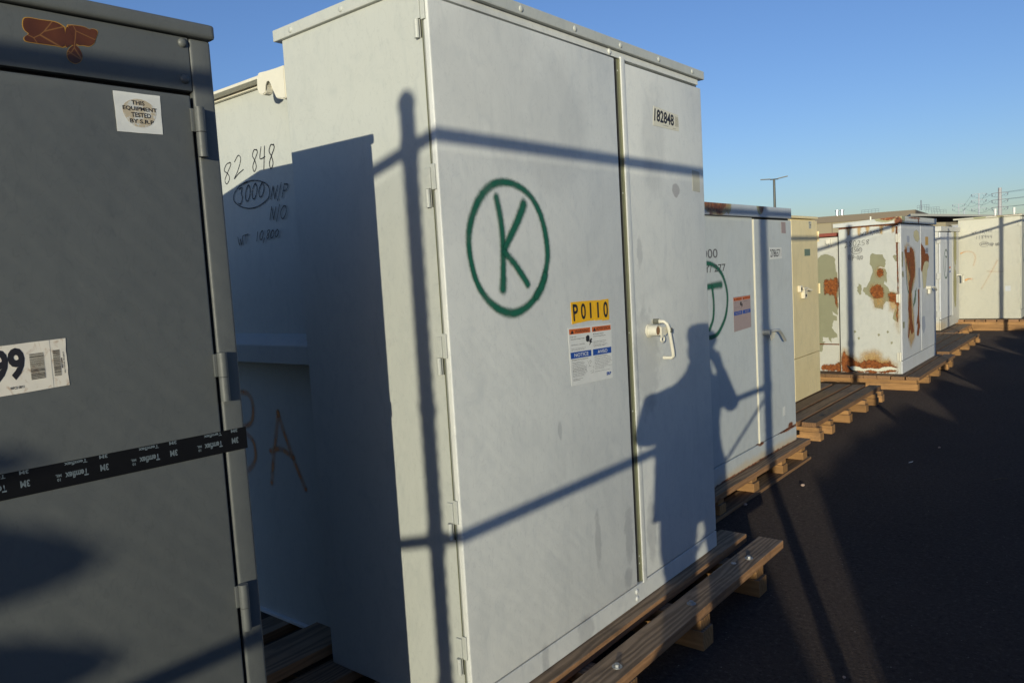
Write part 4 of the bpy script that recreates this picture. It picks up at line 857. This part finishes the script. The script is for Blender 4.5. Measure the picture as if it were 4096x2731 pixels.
def big_cream():
    X, Y0, Y1, Z = -1.590, 15.88, 17.7, .20
    t = thing('transformer', 'big cream white transformer at the right edge, side marked 118944 and an orange 2A', 'transformer', (X, Y0, Z))
    b = MB().box(-2.545, X-.022, Y0, Y1, Z, 1.965, .004).build('compartment', W_PAINT2, t)
    MB().box(-2.62, X+.01, Y0-.025, Y1+.02, 1.970, 1.998, .004).build('roof_cap', BIGCAP, t)
    L = MB().box(X-.02, X, Y0+.003, Y1-.85, .36, 1.955, .004).build('door', W_PAINT2, t, label='left door with blue ring')
    MB().box(X-.02, X, Y1-.84, Y1-.002, .36, 1.955, .004).build('door', W_PAINT2, t)
    MB().box(X-.021, X-.004, Y0, Y1, Z, .35, .003).build('base_panel', W_PAINT2, t)
    for z in (1.84, 1.53, 1.2, .86, .52): MB().box(X-.05, X-.012, Y0-.012, Y0, z-.05, z+.05, .003).build('hinge', W_PAINT2, t)
    ribbon([{'p': ellipse(16.35, 1.42, .32, .26, 16, 80, 360, .02), 'w': .035}], .03, F(X), .0012, 'spray_ring', TEAL_SPRAY, L, fade=lambda t: .8)
    s = S(Y0); st = hand('WT', Q(-2.335, 1.710, -2.25, 1.715, .035))+hand('12,450', Q(-2.215, 1.715, -2.02, 1.725, .05, .035))
    st += hand('118944', Q(-2.28, 1.612, -2.015, 1.615, .055))+hand('2500', Q(-2.195, 1.503, -2.09, 1.508, .035))+[ellipse(-2.143, 1.518, .07, .045, 14, 60, 350, .03)]
    st += hand('n/p n/o', Q(-2.06, 1.485, -1.915, 1.48, .045))
    ribbon([{'p': p, 'w': .0055} for p in st], .0055, s, .0008, 'handwriting', MARKER_OLD, b, sm=4)
    ribbon([{'p': [(-2.505, 1.375), (-2.42, 1.405), (-2.32, 1.38), (-2.28, 1.29), (-2.31, 1.15)], 'w': .035, 'fade': lambda t: max(.25, .9-2.5*t)}, {'p': [(-2.43, .895), (-2.38, .915), (-2.32, .905)], 'w': .045, 'fade': lambda t: 1-.8*t},
            {'p': [(-1.945, 1.22), (-2.03, 1.04), (-2.11, .88), (-2.19, .73)], 'fade': lambda t: .22}, {'p': [(-2.10, 1.038), (-1.98, 1.025), (-1.865, 1.022)], 'fade': lambda t: .2}], .035, s, .0012, 'spray_lettering', FAINT_ORANGE, b)
    plate(((-1.83, .77), (-1.75, .77), (-1.75, .68), (-1.83, .68)), s, .0006, 'faded_label', FADED_SPOT, b)
big_cream()

# ------------------------------------------------------------------ pallets
def pallet(label, X0, X1, Y0, Y1, boards, blocks, ztop, th=.038, low=None, wood_top=None, overhang=0, blockx=None, bw=.09, jitter=0):
    rnd = random.Random(int(abs(X1*100+Y1*10))); wt = wood_top or WOOD_Y
    t = thing('pallet', label, 'pallet', ((X0+X1)/2, (Y0+Y1)/2, 0), 0, 'wooden pallets under the transformers')
    for i, (a, b) in enumerate(boards):
        j = rnd.uniform(-jitter, jitter); MB().box(a, b, Y0+j, Y1+j, ztop-th, ztop, .003).build('plank', wt, t)
    z1 = ztop-th-.001; z0 = low if low is not None else 0.001
    for y in blocks:
        j = rnd.uniform(-.008, .008); h = (z1-z0)
        MB().box(X0, X1-.012+j, y-bw/2+.004, y+bw/2-.004, z0+h*.64+.001, z1, .003).build('runner', WOOD_X, t)
        MB().box(X0, X1+j*.5, y-bw/2, y+bw/2, z0, z0+h*.64, .003).build('runner', WOOD_X, t)
    if low:
        for a, b in ((X1-.11, X1+.012), (X0+.2, X0+.32)): MB().box(a, b, Y0+.05, Y1-.02, .001, low-.001, .003).build('bottom_board', WOOD_OLD, t)
    return t
kp = pallet('pallet of long bolted planks under the big grey transformer with the green K', -3.1, -1.295, 1.20, 3.528,
    [(-1.423, -1.303), (-1.62, -1.484), (-1.80, -1.66), (-1.98, -1.84), (-2.235, -2.10), (-2.75, -2.62), (-3.05, -2.92)], [3.245, 2.672, 2.10, 1.53, 1.27], .16)
MB().box(-2.46, -2.262, 1.34, 3.3, .1605, .2, .003).build('plank', WOOD_Y, kp)
for (x, y) in ((-1.352, 3.232), (-1.36, 2.672), (-1.352, 2.10)):
    MB().tube([(x, y, .160), (x, y, .1625)], .018, 20).tube([(x, y, .1625), (x, y, .171)], .0095, 6).build('bolt', BOLTM, kp)
MB().tube([(-1.385, 3.14, .160), (-1.385, 3.14, .163)], .012, 10).build('bolt', BOLTM, kp)
pallet('pallet with one wide grey edge plank under the bluish grey transformer', -3.0, -1.885, 3.70, 5.705, [(-2.02, -1.882), (-2.2, -2.04), (-2.5, -2.3), (-2.9, -2.7)], [5.59, 5.17, 4.67, 4.15, 3.78], .15, .038, .022, None)
pl = pallet('empty slatted pallet edge sticking out in front of the cream transformer', -3.4, -1.985, 6.25, 8.28, [(-2.135, -2.02), (-2.285, -2.165), (-2.45, -2.315), (-2.63, -2.49), (-2.9, -2.75), (-3.2, -3.05)], [8.20, 8.00, 7.63, 7.1, 6.6, 6.3], .15, jitter=.012, wood_top=WOOD_Y)
texts([('MCI WORK 10421 A FB', 0, 0, 1, 1)], ((-2.11, 6.55), (-2.11, 7.75), (-2.045, 7.75), (-2.045, 6.55)), lambda u, v, off: Vector((u, v, .15+off)), .0006, 'stencil', STENCIL, pl, .02)
rp = pallet('pallet of close brown planks under the peeling rusty transformer', -3.2, -1.82, 8.93, 10.98, [(-2.075+.145*i, -1.945+.145*i) for i in range(2)]+[(-2.22-.135*i, -2.088-.135*i) for i in range(6)], [8.985, 9.54, 10.10, 10.66, 10.92], .15, jitter=.01, wood_top=WOOD_OLD)
pallet('empty brown pallet just beyond the rusty transformer', -2.95, -1.92, 11.42, 13.87, [(-2.09-.165*i, -1.94-.165*i) for i in range(6)], [11.5, 12.1, 12.8, 13.35, 13.78], .13, wood_top=WOOD_OLD)
pallet('pallet under the white transformer with the narrow door', -3.2, -2.28, 13.93, 15.62, [(-2.45-.165*i, -2.30-.165*i) for i in range(5)], [14.0, 14.6, 15.2, 15.55], .13, wood_top=WOOD_Y)
pallet('pallet under the big cream white transformer at the right edge', -2.7, -1.45, 15.70, 17.9, [(-1.60-.165*i, -1.45-.165*i) for i in range(7)], [15.76, 16.5, 17.2], .195, bw=.12, wood_top=WOOD_Y)
pallet('pallet under the dark grey-green transformer at the left edge', -3.0, -1.40, -1.0, .80, [(-1.53, -1.40), (-1.75, -1.6), (-2.1, -1.95), (-2.6, -2.45)], [.72, .1, -.8], .159)

# ------------------------------------------------------------------ loose bits on the asphalt
def pebble(x, y, r, label, seed):
    t = bmesh.new(); bmesh.ops.create_icosphere(t, subdivisions=2, radius=r)
    for v in t.verts: v.co *= 1+.45*mnoise.noise(v.co*(.9/r)+Vector((seed, 0, 0))); v.co.z *= .7
    for v in t.verts: v.co += Vector((x, y, r*.6))
    mb = MB(); mb.add(t); solo(mb, 'pebble', STONE, label, 'pebble', (x, y, 0), 'pebbles lying on the asphalt')
pebble(-1.86, 4.42, .012, 'pale pinkish pebble on the asphalt, nearest the bluish grey transformer pallet', 1)
pebble(-1.70, 4.98, .012, 'small grey pebble farther out on the lit asphalt', 4)
pebble(-.80, 2.72, .006, 'tiny pebble in the lit strip near the bottom edge', 7)
pebble(-1.16, 6.4, .009, 'pale chip lying alone on the shaded asphalt', 9)

t_ = MB().tube([(-0.719, 5.618, .006), (-0.719+.05, 5.618+.05, .012), (-0.643, 5.692, .006)], .003, 6)
solo(t_, 'twig', BARK, 'thin dry twig lying on the shaded asphalt near the right edge', 'twig', (-0.719, 5.618, 0))
solo(MB().prism([(-1.256, 5.855, .002), (-1.256+0.0225, 5.855+0.0090, .006), (-1.256+0.0270, 5.855+0.0203, .012), (-1.256+0.0045, 5.855+0.0135, .004)], (0, 0, .002)), 'paper_scrap', STICKER, 'small crumpled white scrap on the shaded asphalt', 'litter', (-1.256, 5.855, 0))

# ------------------------------------------------------------------ fence behind the camera
def fence():
    xf = .55; YS = [-14.34, -11.49, -8.64, -5.79, -2.935, -.073, 2.77, 5.62, 8.47, 10.86, 13.6, 16.4]
    t = thing('chain_link_fence', 'temporary galvanised chain link fence behind the viewpoint that shades the cabinets', 'fence', (xf, 0, 0))
    for y in YS:
        p = MB().tube([(xf, y, 0), (xf, y, 2.56)], .031, 14).tube([(xf, y, 2.40), (xf, y, 2.47)], .036, 14).tube([(xf, y, 1.24), (xf, y, 1.30)], .037, 14).dome((xf, y, 2.555), (0, 0, 1), .037, .05, 14).tube([(xf, y, 1.66), (xf, y, 1.69)], .036, 12).tube([(xf, y, .8), (xf, y, .83)], .036, 12).build('post', GALV, t, True)
    MB().tube([(xf, -15, 2.436), (xf, -6, 2.43), (xf, -3, 2.436), (xf, 0, 2.436), (xf, 3, 2.44), (xf, 17, 2.436)], .021, 10).build('rail', GALV, t, True)
    MB().tube([(xf, -15, 1.272), (xf, -6, 1.268), (xf, -3, 1.272), (xf, -.073, 1.272)], .020, 10).build('rail', GALV, t, True)
    MB().tube([(xf, -.073, 1.22), (xf, -1.5, .62), (xf, -2.9, .06)], .010, 8).build('brace', GALV, t, True)
    # woven diamond mesh, wires 3.4 mm
    tb = bmesh.new(); P = .060/1.35; z0, z1 = .06, 2.40
    def strip(a, b, r=.0015):
        d = (b-a).normalized(); n1 = d.cross(Vector((1, 0, 0))).normalized()*r; n2 = Vector((r, 0, 0))
        q = [n1, n2, -n1, -n2]; A = [tb.verts.new(a+k) for k in q]; B = [tb.verts.new(b+k) for k in q]
        for k in range(4): tb.faces.new((A[k], A[(k+1) % 4], B[(k+1) % 4], B[k]))
    H = z1-z0; y = -15.0
    while y < 14:
        strip(Vector((xf+.024, y, z0)), Vector((xf+.024, y+H, z1))); strip(Vector((xf+.028, y+H, z0)), Vector((xf+.028, y, z1))); y += P*1.35
    mb = MB(); mb.bm.free(); mb.bm = tb; mb.build('mesh_wire', GALV, t)
fence()

# ------------------------------------------------------------------ unseen padded shape added beyond the fence to shade the near cabinet
def shade_caster():
    n = Vector((math.cos(AZ), math.sin(AZ), 0)); d = Vector((-math.sin(AZ), math.cos(AZ), 0)); x0 = 2.0
    def W(p, z): return Vector((x0, (p-x0*math.cos(AZ))/math.sin(AZ), z))
    base = W(-1.42, 0)
    t = thing('padded_shade_caster', 'unseen shape with broad flat pads added beyond the fence to shade the near transformer', 'shade_caster', tuple(base))
    MB().tube([base, W(-1.40, .5), W(-1.41, 1.1), W(-1.38, 1.6), W(-1.36, 2.0)], .07, 12, r_list=[.11, .10, .09, .08, .06]).build('trunk', LEAF, t, True)
    for (p, z, rw, rh, tilt) in ((-1.235, 1.985, .165, .100, -.26), (-1.230, 1.790, .165, .085, -.26), (-1.225, 2.150, .115, .045, -.1), (-1.5, 1.7, .14, .12, .5), (-1.42, 2.2, .10, .13, 0), (-1.52, 2.0, .13, .10, .6), (-1.5, 1.3, .14, .10, .4), (-1.30, 1.42, .12, .09, -.6)):
        tb = bmesh.new(); bmesh.ops.create_uvsphere(tb, u_segments=24, v_segments=14, radius=1)
        for v in tb.verts:
            a, b_, c_ = v.co.x*rw*(1+.12*v.co.z), v.co.y*.03, v.co.z*rh*(1-.28*v.co.x); a, c_ = a*math.cos(tilt)-c_*math.sin(tilt), a*math.sin(tilt)+c_*math.cos(tilt)
            v.co = W(p, z)+n*a+d*b_+Vector((0, 0, c_))
        mb = MB(); mb.add(tb); mb.build('pad', LEAF, t, True)
shade_caster()

# ------------------------------------------------------------------ photographer
def person():
    fx = Vector((-.635, .772, 0)); rx = Vector((.772, .635, 0))
    def P(p, z, b):
        a = (p+.234*b)/.97; return fx*b+rx*a+Vector((0, 0, z))
    t0 = P(-.03, 0, -.30)
    t = thing('person', 'photographer in dark jacket and jeans raising a camera to the eye beside the fence', 'person', (t0.x, t0.y, 0))
    def skin(name, nodes, edges, m, parent, sub=2):
        me = bpy.data.meshes.new(name); org = ORG[t.name]
        me.from_pydata([n[0]-org for n in nodes], edges, [])
        o = bpy.data.objects.new(name, me); C.objects.link(o); o.parent = parent; ORG[o.name] = org
        sk = o.modifiers.new('skin', 'SKIN'); sk.use_smooth_shade = True
        for i, n in enumerate(nodes):
            r = n[1]; me.skin_vertices[0].data[i].radius = r if isinstance(r, tuple) else (r, r)
        me.skin_vertices[0].data[0].use_root = True
        su = o.modifiers.new('sub', 'SUBSURF'); su.levels = sub; su.render_levels = sub
        me.materials.append(m)
        dg = bpy.context.evaluated_depsgraph_get(); dg.update(); nm = bpy.data.meshes.new_from_object(o.evaluated_get(dg)); o.modifiers.clear(); o.data = nm; bpy.data.meshes.remove(me)
        for p in nm.polygons: p.use_smooth = True
        return o
    pel, sp, ch, nb = P(-.02, .90, -.30), P(-.015, 1.10, -.31), P(-.01, 1.26, -.31), P(.01, 1.39, -.30)
    nk, h1, h2, h3 = P(.02, 1.47, -.27), P(.030, 1.53, -.255), P(.036, 1.605, -.26), P(.036, 1.65, -.265)
    shL, elL, wrL = P(-.150, 1.325, -.3), P(-.205, 1.18, -.19), P(-.035, 1.39, -.135)
    shR, elR, wrR = P(.13, 1.33, -.3), P(.205, 1.17, -.19), P(.125, 1.43, -.155)
    hiL, knL, anL = P(-.09, .84, -.30), P(-.095, .48, -.27), P(-.11, .08, -.32)
    hiR, knR, anR = P(.065, .84, -.30), P(.085, .48, -.27), P(.10, .08, -.32)
    toL, toR = anL+fx*.16-Vector((0, 0, .05)), anR+fx*.16-Vector((0, 0, .05))
    nodes = [(pel, .12), (sp, .115), (ch, .13), (nb, .06), (nk, .05), (h1, .065), (h2, .088), (h3, .062), (shL, .055), (elL, .042), (wrL, .028), (shR, .055), (elR, .042), (wrR, .028), (hiL, .08), (knL, .055), (anL, .04), (hiR, .08), (knR, .055), (anR, .04), (toL, .032), (toR, .032)]
    ed = [(0, 1), (1, 2), (2, 3), (3, 4), (4, 5), (5, 6), (6, 7), (2, 8), (8, 9), (9, 10), (2, 11), (11, 12), (12, 13), (0, 14), (14, 15), (15, 16), (0, 17), (17, 18), (18, 19), (16, 20), (19, 21)]
    # hands: palm and five bent fingers each, closing on the camera
    for w_, side in ((10, 1), (13, -1)):
        wp = nodes[w_][0]; d = (Vector((0, 0, 1))*.8+fx*.12+rx*side*.45).normalized(); lat = d.cross(fx).normalized()
        palm = wp+d*.045; nodes.append((palm, .026)); pi = len(nodes)-1; ed.append((w_, pi))
        for k in range(4):
            L = (.030, .034, .032, .026)[k]; b = palm+lat*(k-1.5)*.017+d*.02; b2 = b+d*L; b3 = b2+(d*.4+rx*side*.9).normalized()*L*.8
            i = len(nodes); nodes += [(b, .009), (b2, .008), (b3, .007)]; ed += [(pi, i), (i, i+1), (i+1, i+2)]
        b = palm-lat*.03-d*.01; b2 = b-lat*.015+d*.03; i = len(nodes); nodes += [(b, .010), (b2, .008)]; ed += [(pi, i), (i, i+1)]
    body = skin('body', nodes, ed, SKINM, t)
    def loft(name, rings, tubes, m, parent):
        tb = bmesh.new(); rs = []
        for (p, z, b, hw, hd) in rings:
            c_ = P(p, z, b); rs.append([tb.verts.new(c_+rx*math.cos(q)*hw+fx*math.sin(q)*hd) for q in (2*math.pi*k/20 for k in range(20))])
        for A, B in zip(rs, rs[1:]):
            for k in range(20): tb.faces.new((A[k], A[(k+1) % 20], B[(k+1) % 20], B[k]))
        tb.faces.new(rs[0]); tb.faces.new(rs[-1]); mb = MB(); mb.add(tb)
        for path, rl in tubes: mb.tube(path, 0, 14, True, rl)
        return mb.build(name, m, parent, True)
    def bend(a, b, c): return [a, a.lerp(b, .35), a.lerp(b, .75), b+(a-b)*.06, b+(c-b)*.08, b.lerp(c, .4), b.lerp(c, .85)]
    sl_r = [.066, .062, .055, .052, .05, .043, .034]
    loft('jacket', [(-.022, .835, -.31, .185, .13), (-.028, .90, -.31, .172, .125), (-.032, 1.0, -.31, .160, .12), (-.030, 1.1, -.31, .157, .12), (-.022, 1.22, -.31, .163, .12), (-.02, 1.31, -.31, .168, .11), (-.015, 1.36, -.31, .145, .09), (.0, 1.40, -.30, .09, .07), (.02, 1.45, -.29, .062, .06)],
         [(bend(shL, elL, wrL), sl_r), (bend(shR, elR, wrR), sl_r)], JACKET, body)
    loft('trousers', [(-.015, .76, -.30, .12, .10), (-.015, .82, -.30, .15, .115), (-.02, .92, -.31, .15, .115)],
         [([P(-.10, .86, -.3), P(-.105, .7, -.29), knL, P(-.11, .3, -.29), anL], [.075, .074, .062, .060, .060]), ([P(.075, .86, -.3), P(.08, .7, -.29), knR, P(.09, .3, -.29), anR], [.075, .074, .064, .062, .062])], TROUSERS, body)
    skin('hair', [(h1-fx*.035, .068), (h2-fx*.022, .096), (h3-fx*.012+Vector((0, 0, .012)), .070)], [(0, 1), (1, 2)], HAIR, body)
    # facial features
    fm = MB()
    for s_ in (-1, 1): fm.dome(h1+fx*.068+rx*s_*.03+Vector((0, 0, .02)), fx, .011, .006)
    fm.build('eye', STICKER, body)
    mb = MB(); c = -fw*.12+Vector((0, 0, 1.5))
    m0 = Matrix.Translation(c) @ Matrix(((r2.x, u2.x, -fw.x, 0), (r2.y, u2.y, -fw.y, 0), (r2.z, u2.z, -fw.z, 0), (0, 0, 0, 1)))
    mb.box(-.062, .062, -.042, .036, -.03, .03, .008).box(-.025, .025, .036, .055, -.025, .025, .006).tube([(0, 0, -.03), (0, 0, -.082)], .032, 20)
    mb.bm.transform(m0)
    solo(mb, 'photo_camera', RUBBER, 'black reflex camera held up to the photographer\'s eye', 'camera', tuple(c), smooth=True)
person()

# ------------------------------------------------------------------ background
def warehouse():
    t = thing('warehouse', 'long tan warehouse with a brown roof fascia beyond the row', 'building', (-26.2, 127.3, 0))
    a = Vector((-26.2, 127.34, 0)); b = Vector((-64.0, 117.2, 0)); e = Vector((-34.0, 205, 0)); bb = b+(e-a)
    def wallq(p, q, z0, z1, o=0):
        d = (q-p).normalized(); n = Vector((d.y, -d.x, 0)); n = n if n.dot(-p) > 0 else -n
        return [Vector((p.x, p.y, z0))+n*o, Vector((q.x, q.y, z0))+n*o, Vector((q.x, q.y, z1))+n*o, Vector((p.x, p.y, z1))+n*o], n
    mb = MB(); mb.prism([(p.x, p.y, 0) for p in (a, b, bb, e)], (0, 0, 7.2)); mb.build('wall', FACADE, t)
    mb = MB()
    for p, q in ((a, b), (a, e)):
        v, n = wallq(p, q, 6.35, 7.32, .25); mb.prism(v, -n*.5)
    mb.build('fascia', FASCIA, t)
    MB().prism([(p.x, p.y, 7.21) for p in (a, b, bb, e)], (0, 0, .05)).build('roof', FASCIA, t)
    for dx in (0, .75): MB().tube([(-37.1+dx, 127.5, 7.2), (-37.1+dx, 127.5, 8.15)], .22, 10).tube([(-37.1+dx, 127.5, 8.15), (-37.1+dx, 127.5, 8.3)], .32, 10).build('roof_vent', GALV, t, True)
    for (x, y, L) in ((-25.95, 128.6, 1.6), (-26.6, 138, 1.9), (-28, 150, 2.2), (-33.5, 127.5, 2.5), (-47.5, 123.5, 1.8)):
        m = MB()
        for k in range(6): m.tube([(x+L*k/5, y, 7.2), (x+L*k/5, y, 7.95)], .018, 4)
        for z in (7.65, 7.95): m.tube([(x, y, z), (x+L, y, z)], .018, 4)
        m.build('roof_railing', WIREM, t)
    MB().tube([(-25.4, 128.5, 7.2), (-25.4, 128.5, 8.7)], .08, 6).build('mast', WIREM, t)
    for k in range(9):
        p = a.lerp(b, (k+.7)/9.5); d = (b-a).normalized(); n = Vector((d.y, -d.x, 0)); n = n if n.dot(-p) > 0 else -n
        MB().prism([(p+n*.02), (p+d*.12+n*.02), (p+d*.12+n*.02+Vector((0, 0, 6.3))), (p+n*.02+Vector((0, 0, 6.3)))], n*.03).build('panel_joint', FASCIA, t)
warehouse()
def canopy():
    t = thing('canopy', 'flat pale canopy roof on posts in front of the tan warehouse', 'canopy', (-10.2, 48.9, 0))
    P0 = [(-12.99, 58.58), (-10.22, 48.94), (-8.30, 59.42), (-7.6, 64), (-10.5, 68)]
    MB().prism([(x, y, 3.40) for x, y in P0], (0, 0, .13)).build('roof', CANOPYM, t)
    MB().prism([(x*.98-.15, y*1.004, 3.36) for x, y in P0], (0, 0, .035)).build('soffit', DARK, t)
    for x, y in ((-10.5, 50.5), (-9.0, 59.0), (-12.2, 58.8)): MB().box(x-.08, x+.08, y-.08, y+.08, 0, 3.36).build('post', POLEM, t)
canopy()
def lowhouse():
    t = thing('building', 'low grey-tan building seen under the canopy', 'building', (-17, 98.5, 0))
    MB().box(-21, -17.0, 98.5, 106, 0, 4.45).build('wall', FACADE, t); MB().box(-21.2, -16.8, 98.3, 106.2, 4.46, 4.6).build('roof', FASCIA, t)
    b = MB().box(-19.4, -18.4, 98.46, 98.52, 3.2, 4.0).build('window', DARK, t)
    t2 = thing('shed', 'low pale blue-grey shed to the right of the building under the canopy', 'building', (-15.2, 100, 0))
    MB().box(-16.6, -13.6, 100, 104, 0, 3.9).build('wall', FADED_BLUE, t2); MB().box(-16.7, -13.5, 99.9, 104.1, 3.91, 4.0).build('roof', CANOPYM, t2)
lowhouse()
def lamp():
    x, y = -25.23, 68.5; t = thing('street_lamp', 'tall dark twin arm lamp post above the bluish grey transformer', 'street lamp', (x, y, 0))
    MB().tube([(x, y, 0), (x, y, 8.35)], .11, 10, r_list=[.14, .10]).build('pole', DARKPOLE, t, True)
    d = Vector((1.0, .37, 0)).normalized()
    MB().tube([Vector((x, y, 8.38))-d*.35, Vector((x, y, 8.38))+d*.35], .05, 8).build('arm', DARKPOLE, t)
    for s_ in (-1, 1):
        a = Vector((x, y, 8.38))+d*s_*.3; b = a+d*s_*.85; n = Vector((-d.y, d.x, 0))*.16
        up_ = .03 if s_ < 0 else .14
        MB().prism([a-n, a+n, b+n*.8+Vector((0, 0, up_)), b-n*.8+Vector((0, 0, up_))], (0, 0, .07)).build('lamp_head', DARKPOLE, t)
lamp()
def poles():
    tops = []
    specs = [(-37.67, 313.75, 20.75, (19.0, 16.7, 14.2), 2.35, .62, 'nearest and thickest steel transmission pole at the right, with three crossarms', POLEM),
             (-49.46, 353.56, 21.77, (21.6, 19.25, 16.0), 2.5, .30, 'second, thinner transmission pole left of the thickest one', POLEFAR),
             (-70.28, 440.4, 22.5, (22.4, 20.4), 2.7, .28, 'farthest faint transmission pole of the line', POLEFAR),
             (-68.1, 441.5, 19.9, (18.1,), 1.9, .26, 'short faint pole with one crossarm right beside the farthest one', POLEFAR)]
    ends = []
    for x, y, h, arms, hw, r, lab, m in specs:
        t = thing('utility_pole', lab, 'utility pole', (x, y, 0), 0, 'power line poles'); d = Vector((.99, .12, 0))
        MB().tube([(x, y, 0), (x, y, h)], r, 12, r_list=[r*1.2, r*.85]).build('pole', m, t, True); e = []
        for z in arms:
            A = Vector((x, y, z)); MB().tube([A-d*hw-Vector((0, 0, .12)), A-d*hw*.4+Vector((0, 0, .12)), A+d*hw*.4+Vector((0, 0, .12)), A+d*hw-Vector((0, 0, .12))], .10, 6).build('crossarm', m, t)
            if r > .5 or h > 21.5:
                for s_ in (-1, 1):
                    B = A+d*s_*hw; MB().tube([B, B-Vector((0, 0, .9))-d*s_*.1], .13, 6).tube([B+Vector((0, 0, -.1)), B+Vector((0, 0, -1.1))-d*s_*.35, B+Vector((0, 0, -1.3))-d*s_*.8, B+Vector((0, 0, -.3))-d*s_*1.2], .035, 4).build('insulator', WIREM, t)
            e += [A-d*hw, A+d*hw]
        ends.append(e)
    def wire(a, b, lab, sag=3.0, r=.035):
        pts = [a.lerp(b, k/16)-Vector((0, 0, sag*4*(k/16)*(1-k/16))) for k in range(17)]
        mb = MB(); mb.tube(pts, r, 4); solo(mb, 'overhead_wire', WIREM, lab, 'wire', tuple(a), 'sagging overhead wires strung between the poles')
    lv = ['top', 'middle', 'bottom']; sd = ['left', 'right']
    for i, (a, b) in enumerate(zip(ends[0][:6], ends[1][:6])): wire(a, b, 'wire between poles, %s end of %s crossarm on the thickest pole' % (sd[i % 2], lv[i//2]), 1.6)
    for i, (a, b) in enumerate(zip(ends[1][:4], ends[2][:4])): wire(a, b, 'faint wire to the farthest pole, %s end of %s crossarm on the second pole' % (sd[i % 2], lv[i//2]), 3)
    for i, a in enumerate(ends[0][:6]): wire(a, a+Vector((60, -120, 2)), 'wire going right, out of frame, from %s end of %s crossarm on the thickest pole' % (sd[i % 2], lv[i//2]), 2)
poles()
def stubs():
    for k, (x, y) in enumerate(((-3.71, 29.8), (-3.20, 29.9))):
        solo(MB().tube([(x, y, 0), (x, y, 2.58)], .028, 8).tube([(x, y, 2.5), (x, y, 2.66)], .04, 8), 'bollard_post', STICKER, ('white pipe post showing above the big cream transformer, left of two', 'white pipe post showing above the big cream transformer, right of two')[k], 'post', (x, y, 0), 'white pipe posts')
stubs()
